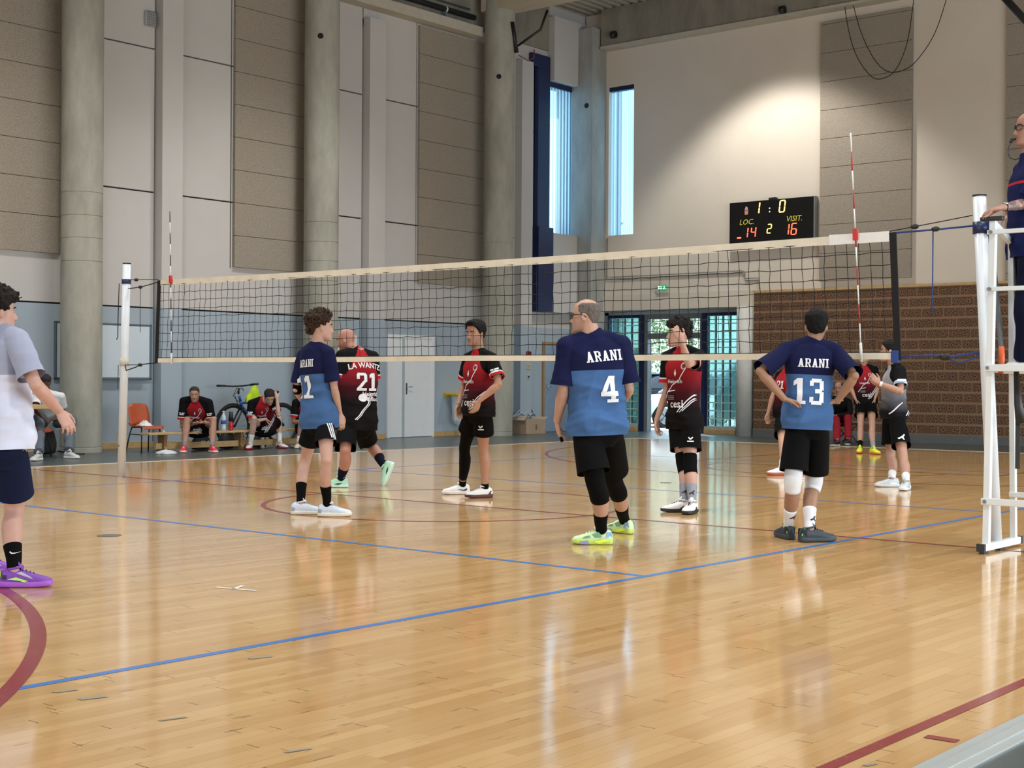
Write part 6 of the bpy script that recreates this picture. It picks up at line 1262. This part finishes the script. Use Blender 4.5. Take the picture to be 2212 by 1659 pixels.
# ============================================================ 5 heavy man number 4
p = person('heavy grey-haired person in navy-blue jersey number 4 with black knee pads, from behind', H=1.85, foot=(1305, 1178), sh=(1284, 748), hip=(1290, 922), head=(1266, 683), phi=(102, 106, 158), gw=1.07, belly=.07, limb=1.10, sw=1.10,
           arms=dict(L=((1217, 842, -1), (1203, 912, 1), (1209, 945, .02), 'in'), R=((1358, 838, 1), (1350, 862, 1), (1335, 868, .03))), legs=dict(L=((1287, 1042), (1300, 1150), 178), R=((1324, 1035), (1350, 1128), 128)), skin='#c79c88', hair='bald', hcol='#6a635d', beard_crease=.15)
jersey(p, F_NAVY, hem=-.10, sleeve=.90, srad=.068, flare=.02, ease=.02, seed=51, wr=.016); shorts(p, F_BLACK, frac=.82, rad=.102, seed=52, top=.06)
decal(p, p.jb, slab_text('ARANI', .075, .10), -.075, .035, -1, 'lettering', M_DEC, p.jersey, tilt=.06); decal(p, p.jb, slab_text('4', .19, width=1.0), -.315, .055, -1, 'number', M_DEC, p.jersey)
for s in 'LR':
    knee_pad(p, s, F_PADB, .62, 1.36, off=.007); limb_tube(p, 'leg', s, 1.62, 1.985, .004, 'sock', F_SOCKB)
    o = shoe(p, s, SM('lime_pale', '#c6dfae'), SM('lime_grey_sole', '#b4cf62'), '#e3f2d0', [(-.076, .05), (-.03, .05), (-.035, .092), (-.07, .092)], SM('sky_panel', '#86b3e3'))
    shoe_mark(p, s, o, [(.0, .055), (.05, .05), (.07, .075), (.02, .095)], SM('green_mesh', '#6aa37c')); shoe_mark(p, s, o, [(.08, .05), (.14, .045), (.12, .062), (.09, .07)], SM('green_mesh', '#6aa37c')); shoe_mark(p, s, o, [(.09, .006), (.16, .006), (.15, .03), (.10, .034)], SM('violet_grey', '#8f93b8')); shoe_mark(p, s, o, [(-.06, .03), (.02, .01), (.06, .022), (-.02, .045)], SM('bright_lime', '#d3e843'), lift=.006)
tp_ = MB(); fi = p.arm['L'][1]; hp_ = p.arm['L'][2]; dd_ = p.hd['L']; tp_.tube([hp_+dd_*.125+p.palm['L']*.004-FH*.0, hp_+dd_*.155+p.palm['L']*.012], [.0125, .012], 10)
th_ = unit(np.cross(dd_, unit(p.palm['L']-dd_*(p.palm['L']@dd_))))*-1; MB().tube([hp_+dd_*.112-th_*.036*1.0, hp_+dd_*.148-th_*.040+p.palm['L']*.006], .0125, 10).build('finger_tape', F_PADB, p.root)
def glasses(p, m, lens=True):
    T = lambda x, y, z_: tohead(p.hf, p.k, np.array(x), np.array(y), np.array(z_)); g = MB()
    for sx in (-1, 1):
        g.tube([T(sx*.033+.026*math.cos(a), .100-.02*abs(math.cos(a))*(1 if sx*math.cos(a) > 0 else 0), .0+.019*math.sin(a)) for a in np.arange(16)/16*2*PI], .003*p.k, 6, closed=True); g.tube([T(sx*.058, .088, .008), T(sx*.076, .04, .008), T(sx*.080, -.005, .006), T(sx*.078, -.03, -.01)], .0034*p.k, 6)
    g.tube([T(-.008, .104, .005), T(.008, .104, .005)], .003*p.k, 6); o = g.build('glasses', m, p.root); return o
glasses(p, M_BLACK)
# ============================================================ 6 young player shading his eyes
p = person('young curly-haired person in red-black jersey and black knee pads, left hand raised to the forehead', H=1.82, foot=(1484, 1100), sh=(1477, 772), hip=(1477, 908), head=(1467, 720), phi=(232, 228, 186), gw=.85, sw=.96, armk=.95,
           arms=dict(R=((1440, 846, -1), (1418, 908, -1), (1420, 932, 0), 'in'), L=((1488, 788, -1), (1472, 735, -1), (1459, 713, .02), 'away')), legs=dict(R=((1476, 998), (1478, 1086), 184), L=((1490, 1000), (1496, 1088), 245)), skin='#cfa392', hair='fringe', hcol='#1a1413', beard_crease=0)
jersey(p, F_RED, hem=-.14, sleeve=.74, srad=.068, seed=61, wr=.010); shorts(p, F_BLACK, frac=.70, rad=.102, seed=62)
front_marks(p, 'cesi', .0); erima(p, 'L', 265, .46)
decal(p, p.jb, diag([(-.03, -.06), (.03, .04)], .010)+diag([(-.005, -.07), (.05, .03)], .010), -.44, .19, 1, 'stripe', M_DEC, p.jersey)
for s in 'LR':
    knee_pad(p, s, F_PADB, .80, 1.26); sk = limb_tube(p, 'leg', s, 1.56, 1.985, .004, 'sock', F_SOCKG); decal(p, bvh(sk.data), puma(.9), 0, 0, 1, 'small_emblem', M_DECK, sk, frame=side_frame(p, s, 1.72, 262))
    shoe(p, s, SM('white', '#dcdcdc'), SM('black_sole', '#1b1e20'), '#171a1f', [(.03, .03), (.06, .03), (.02, .06), (-.01, .06)], SM('black_mark', '#1a1416'))
# ============================================================ 7 player 13, hands on hips
p = person('black-haired person in navy-blue jersey number 13 with white knee pads, hands on hips, from behind', H=1.80, foot=(1728, 1168), sh=(1751, 761), hip=(1745, 912), head=(1763, 705), phi=(90, 90, 80), gw=.90, sw=1.03,
           arms=dict(L=((1642, 802, -1), (1694, 862, -1), (1716, 868, .05), (np.array([0, 0, -1.]))), R=((1846, 812, -1), (1808, 868, 1), (1782, 866, .08), (np.array([0, 0, -1.])))), legs=dict(L=((1713, 1040), (1702, 1140), 100), R=((1758, 1042), (1747, 1146), 12)), skin='#a97f66', hair='short', hcol='#0b0a0b')
jersey(p, F_NAVY, hem=-.10, sleeve=.94, srad=.068, flare=.03, seed=71, wr=.013); shorts(p, F_BLACK, frac=.83, rad=.102, seed=72)
decal(p, p.jb, slab_text('ARANI', .065, .10), -.085, .0, -1, 'lettering', M_DEC, p.jersey); decal(p, p.jb, slab_text('13', .20, .12, .82), -.305, -.03, -1, 'number', M_DEC, p.jersey)
for s in 'LR':
    knee_pad(p, s, F_PADW, .80, 1.20, off=.010); sk = limb_tube(p, 'leg', s, 1.56, 1.985, .004, 'sock', F_SOCKW); decal(p, bvh(sk.data), puma(.9), 0, 0, 1, 'small_emblem', M_DECK, sk, frame=side_frame(p, s, 1.75, 290))
    so_ = shoe(p, s, SM('slate', '#26323d'), SM('slate_sole', '#2b353d'), '#0e0e10', [(-.078, .045), (-.03, .045), (-.03, .10), (-.07, .10)], SM('black_heel', '#101214'))
    f, sd, u = foot_frame(p, s); c = p.leg[s][2]-u*.088*p.k; m_ = MB()
    for i in range(3):
        for sg in (-1, 1): m_.obox(c-f*(.055+.003*i)*p.k+sd*sg*(.031-.002*i)*p.k+u*(.060+.012*i)*p.k+f*(i-1)*.012, f*.0035, sd*.004, (u*.018+f*.004)*(.6+.3*i))
    m_.build('three_bars', SM('bright_green', '#4fd07a'), so_)
# ============================================================ 8 red player mostly hidden behind number 13
p = person('person in red-black jersey mostly hidden behind number 13, one arm hanging, white shoes', H=1.78, foot=(1692, 1018), sh=(1702, 812), hip=(1697, 895), head=(1716, 778), phi=(205, 205, 200), nod=35,
           arms=dict(R=((1671, 852, -1), (1659, 893, -1), (1658, 908, 0)), L=((1730, 850, 1), (1735, 885, 1), (1730, 900))), legs=dict(R=((1690, 958), (1690, 1012), 192), L=((1728, 958), (1742, 1010), 200)), skin='#c79a83', hair='short', hcol='#2a211d', vox=.008)
jersey(p, F_RED, hem=-.10, sleeve=.70, vox=.01, seed=81); shorts(p, F_BLACK, frac=.72, vox=.011, seed=82)
decal(p, p.jb, slab_text('21', .11, .1), -.13, .03, 1, 'number', M_DEC, p.jersey); decal(p, p.jb, font_text('Heinrich', .06, .012), -.235, -.02, 1, 'sponsor_text', M_DEC, p.jersey)
for s in 'LR': limb_tube(p, 'leg', s, 1.70, 1.985, .004, 'sock', F_SOCKW); shoe(p, s, SM('white', '#dcdcdc'), SM('gum_sole', '#a3563c'), '#cfd4d8', [(-.06, .03), (-.02, .03), (-.03, .06), (-.06, .065)], SM('grey_panel', '#8d97a5'))
# ============================================================ 9 player with neon yellow shoes
p = person('person in red-black jersey and neon yellow shoes facing the camera at the far end', H=1.76, foot=(1874, 975), sh=(1867, 800), hip=(1870, 866), head=(1866, 776), phi=(262, 265, 255), gw=1.05,
           arms=dict(R=((1838, 836, 1), (1848, 862, -1), (1852, 872, 0)), L=((1896, 834, 1), (1890, 860, -1), (1888, 874, 0))), legs=dict(R=((1859, 918), (1858, 968), 250), L=((1884, 918), (1886, 970), 285)), skin='#c69a86', hair='buzz', hcol='#6a5444', vox=.009, beard_crease=.25)
jersey(p, F_RED, hem=-.10, sleeve=.74, vox=.012, seed=91); shorts(p, F_BLACK, frac=.62, vox=.012, seed=92); front_marks(p, 'cesi', .0)
for s, m_ in (('R', F_SOCKB), ('L', F_SOCKG)): limb_tube(p, 'leg', s, 1.72, 1.985, .004, 'sock', m_); shoe(p, s, SM('neon', '#d8ea2e', .45), SM('orange_sole', '#d07a2c'), '#e4f07a')
# ============================================================ 10 libero clapping
p = person('black-haired person in grey-black jersey clapping, silver shoes', H=1.75, foot=(1938, 1048), sh=(1934, 803), hip=(1930, 896), head=(1921, 758), phi=(182, 188, 165), gw=.98, limb=1.05, sw=1.0,
           arms=dict(L=((1946, 846, -1), (1899, 828, -1), (1882, 812, .0), 'away'), R=((1925, 846, 1), (1896, 832, -1), (1880, 815, 0), 'cam')), legs=dict(R=((1924, 984), (1928, 1036), 184), L=((1951, 988), (1958, 1042), 240)), skin='#c0937e', hair='short', hcol='#14100f', beard_crease=.1)
jersey(p, F_LIB, hem=-.10, sleeve=.74, srad=.068, seed=101, wr=.009); shorts(p, F_BLACK, frac=.74, rad=.102, seed=102)
f_ = side_frame(p, 'L', .52, 262); decal(p, p.sb, puma(1.45), 0, 0, 1, 'small_emblem', M_DEC, p.shorts, frame=f_)
decal(p, p.jb, diag([(-.10, -.08), (.06, .06)], .014)+diag([(.10, -.10), (.20, .06)], .014)+diag([(.13, -.10), (.22, .04)], .010), 0, 0, 1, 'stripe', M_DEC, p.jersey, frame=(spine(p, .18), RH, np.array([0, 0, 1.]), -FH))
a = p.arm['L']; c_ = lerp(a[0], a[1], .5); decal(p, p.jb, [rect(-.05, .005, .05, .03), rect(-.03, -.03, .04, -.008)], 0, 0, 1, 'sleeve_print', M_DEC, p.jersey, frame=(c_, RH, np.array([0, 0, 1.]), -FH))
limb_tube(p, 'arm', 'L', 1.86, 1.97, .004, 'wristband', F_SOCKW)
for s in 'LR': sk = limb_tube(p, 'leg', s, 1.70, 1.985, .004, 'sock', F_SOCKW); shoe(p, s, SM('silver', '#b9c2c8', .35), SM('silver_sole', '#c9d0d3'), '#8f9aa0', [(-.05, .03), (.03, .03), (.06, .05), (-.03, .055)], SM('pale_silver', '#d9e0e4'))
# ============================================================ 11 crouching man behind
p = person('balding person in black jacket and red trousers crouching behind number 13\'s elbow, hand at mouth', H=1.76, foot=(1832, 956), sh=(1814, 866), hip=(1808, 908, .25), head=(1812, 838), phi=(255, 255, 238), nod=12, lean=.05,
           arms=dict(R=((1797, 895, -1), (1806, 852, -1), (1809, 848, 0), 'away'), L=((1838, 895, -1), (1806, 898, -1), (1800, 900, 0))), legs=dict(L=((1832, 900), (1832, 952), 250), R=((1806, 905), (1808, 954), 230)), skin='#c08f7c', hair='bald', hcol='#3d3430', vox=.009, beard_crease=.2)
jersey(p, F_BJACK, hem=-.12, longsleeve=True, vox=.012, name='jacket', seed=111); shorts(p, F_REDPANT, full=True, vox=.012, name='trousers', seed=112)
MB().tube([p.S+p.up*.06+.075*(math.cos(a)*p.Rc+math.sin(a)*p.fc)-np.array([0, 0, .02+.02*math.sin(a)]) for a in np.arange(20)/20*2*PI], .018, 8, closed=True).build('yellow_collar', mat('collar_yellow', '#c39a35', .7), p.root)
for s in 'LR': limb_tube(p, 'leg', s, 1.80, 1.985, .004, 'sock', F_SOCKG); shoe(p, s, SM('black', '#15171a'), SM('pale_sole', '#b9c0c5'), '#22262b')
# ============================================================ 12 referee on the stand
p = person('person standing on the referee stand, bald with glasses and whistle, in navy shirt', H=1.84, depth=10.75, foot=(2222, 790), sh=(2230, 362), hip=(2226, 540), head=(2225, 278), phi=(182, 182, 182), gw=1.08,
           arms=dict(L=((2216, 440, -1), (2166, 448, -1), (2134, 455, .0), 'down'), R=((2236, 450, 1), (2200, 462, 1), (2170, 470, 0), 'down')), legs=dict(L=((2214, 668), (2212, 782, -.02), 180), R=((2232, 668), (2236, 782, .16), 180)), skin='#b98672', beard_crease=.1, tattoo='L', name='person')
jersey(p, F_REF, hem=-.10, sleeve=.80, srad=.068, name='polo_shirt', seed=121); shorts(p, fabric('navy_trousers', col='#10142a'), full=True, name='trousers', seed=122); glasses(p, M_BLACK)
decal(p, p.jb, [rect(-.012, -.008, .012, .008)], 0, 0, 1, 'red_badge', mat('badge_red', '#a02538', .6), p.jersey, frame=(spine(p, .90)+p.fc*.0, RH, np.array([0, 0, 1.]), -FH))
T = lambda x, y, z_: tohead(p.hf, p.k, np.array(x), np.array(y), np.array(z_))
w_ = MB(); w_.tube([T(.012, .09, -.070), T(.012, .130, -.078)], [.007, .012], 8); w_.ball(T(.012, .128, -.088), (.014, .012, .014), 7)
wh = w_.build('whistle', M_BLACK); tag(wh, 'small black whistle in the referee\'s mouth', 'whistle'); MB().tube([T(.012, .135, -.10), T(.012, .145, -.13), T(.012, .15, -.17), T(.012, .135, -.205), T(.012, .10, -.215), T(.012, .05, -.2)], .003, 6).build('lanyard', M_BLACK, wh)
wt_ = limb_tube(p, 'arm', 'L', 1.88, 1.93, .003, 'watch', M_BLACK); aw = p.arm['L']; q = lerp(aw[1], aw[2], .905); MB().cyl(q+np.array([0, 0, .022])-FH*.010, q+np.array([0, 0, .036])-FH*.016, .019, n=16).build('watch_face', M_METAL, wt_)
for s in 'LR': shoe(p, s, SM('white', '#dcdcdc'), SM('white_sole', '#d9d6d2'), '#e2e2e2')
# ============================================================ 13-15 bench players
p = person('greying person in red-black jersey sitting on the bench with clasped hands and tattooed forearms', H=1.78, foot=(425, 976), sh=(424, 869), hip=(425, 926, .25), head=(420, 851, -.13), phi=(272, 270, 280), nod=14, gw=1.25, belly=.03, limb=1.08, sw=1.12, lean=.07,
           arms=dict(R=((393, 921, -1), (429, 913, -1), (444, 911, -.04), 'up'), L=((458, 920, -1), (443, 912, -1), (430, 914, -.05), 'up')), legs=dict(R=((404, 906), (398, 966), 275), L=((461, 906), (458, 966), 300)), skin='#c4957d', hair='buzz', hcol='#3a3431', beard_crease=.3, tattoo='RL', vox=.0075)
jersey(p, F_RED, hem=-.14, sleeve=.74, srad=.068, vox=.0095, seed=131); sleeve_print(p, 'R', .5); sleeve_print(p, 'L', .5); shorts(p, F_BLACK, frac=.66, rad=.102, vox=.01, seed=132); front_marks(p, 'cesi', .0)
for s in 'LR': limb_tube(p, 'leg', s, 1.78, 1.985, .004, 'sock', F_SOCKG); shoe(p, s, SM('coral', '#d9343f', .5), SM('white_sole', '#d9d6d2'), '#f0c9c9')
BENCHD = p.D0
p = person('brown-haired person in red-black jersey sitting on the bench with bowed head in his hand', H=1.78, foot=(576, 971), sh=(566, 870), hip=(570, 926, .25), head=(582, 857, -.15), phi=(285, 275, 292), nod=44, hroll=-8, gw=1.08, sw=1.0, lean=.10,
           arms=dict(R=((541, 912, -1), (575, 905, -1), (583, 921, .0), 'in'), L=((602, 896, -1), (598, 860, 1), (592, 846, .04), 'away')), legs=dict(R=((549, 904), (541, 960), 268), L=((603, 904), (604, 958), 318)), skin='#d6b0a0', hair='short', hcol='#2e221c', beard_crease=.2, vox=.0075)
jersey(p, F_RED, hem=-.14, sleeve=.74, srad=.068, vox=.0095, seed=141); sleeve_print(p, 'R', .5); sleeve_print(p, 'L', .5); shorts(p, F_BLACK, frac=.62, rad=.102, vox=.01, seed=142); front_marks(p, 'cesi', .0)
for s in 'LR': limb_tube(p, 'leg', s, 1.62, 1.985, .004, 'sock', F_SOCKW); shoe(p, s, SM('white', '#dcdcdc'), SM('red_sole', '#b3303a'), '#d9525a', [(-.02, .03), (.03, .03), (.06, .045), (-.02, .06)], SM('black_mark', '#1a1416'))
p = person('person in red-black jersey sitting on the bench mostly hidden behind number 11', H=1.76, foot=(672, 968), sh=(661, 870), hip=(662, 924, .25), head=(672, 856, -.12), phi=(280, 275, 290), nod=35, lean=.08,
           arms=dict(R=((634, 912, -1), (655, 910, -1), (668, 914, 0), 'in'), L=((688, 908, -1), (670, 910, -1), (660, 914, 0))), legs=dict(R=((652, 905), (645, 958), 270), L=((695, 905), (690, 956), 300)), skin='#b98a72', hair='short', hcol='#17120f', vox=.009)
jersey(p, F_RED, hem=-.14, sleeve=.74, vox=.011, seed=151); shorts(p, F_BLACK, frac=.66, vox=.012, seed=152)
for s in 'LR': limb_tube(p, 'leg', s, 1.7, 1.985, .004, 'sock', F_SOCKW); shoe(p, s, SM('bronze_white', '#c9b79b'), SM('white_sole', '#d9d6d2'), '#8d8d8d')
# ============================================================ 16 seated man by the table
p = person('person in white tee, grey jeans and black cap seated by the table', H=1.78, foot=(118, 985), sh=(105, 858), hip=(106, 912, .32), head=(98, 826), phi=(292, 292, 300), lean=.04, nod=8,
           arms=dict(R=((76, 886, -1), (90, 900, -1), (98, 905, 0), 'down'), L=((136, 890, 1), (124, 905, -1), (112, 907, 0), 'down')), legs=dict(R=((84, 902), (84, 982), 262), L=((156, 906), (148, 978), 330)), skin='#6b4a3c', hair='buzz', hcol='#120f0f', vox=.009)
jersey(p, F_WTEE, hem=-.12, sleeve=.62, srad=.068, vox=.012, name='tee_shirt', seed=161); shorts(p, F_JEANS, full=True, vox=.011, name='jeans', seed=162, wr=.010)
X, Y, Z, A = head_grid(30, 32); q_ = np.stack([X, Y, Z], -1); m_ = smooth01((Z-.035)/.01+.5)[..., None]; d_ = q_/np.linalg.norm(q_, axis=2, keepdims=True); q_ = q_+d_*(m_*.014-(1-m_)*.02); W_ = tohead(p.hf, p.k, q_[..., 0], q_[..., 1], q_[..., 2])
cp = MB().loft([list(r) for r in W_]).build('cap', mat('cap_black', '#17121a', .8), p.root)
T = lambda x, y, z_: tohead(p.hf, p.k, np.array(x), np.array(y), np.array(z_)); mb = MB(); mb.loft([[T(.072*math.cos(a)*w, .075+d*math.sin(a), .045-.10*d*d*8+dz) for a in list(np.linspace(0, PI, 12))] for w, d, dz in ((1, .085, .004), (1, .085, -.004))], cap=True); mb.build('peak', mat('cap_black', '#17121a', .8), cp)
for s in 'LR': shoe(p, s, SM('pale_grey', '#b3b7b8'), SM('white_sole', '#d9d6d2'), '#c9cccd')
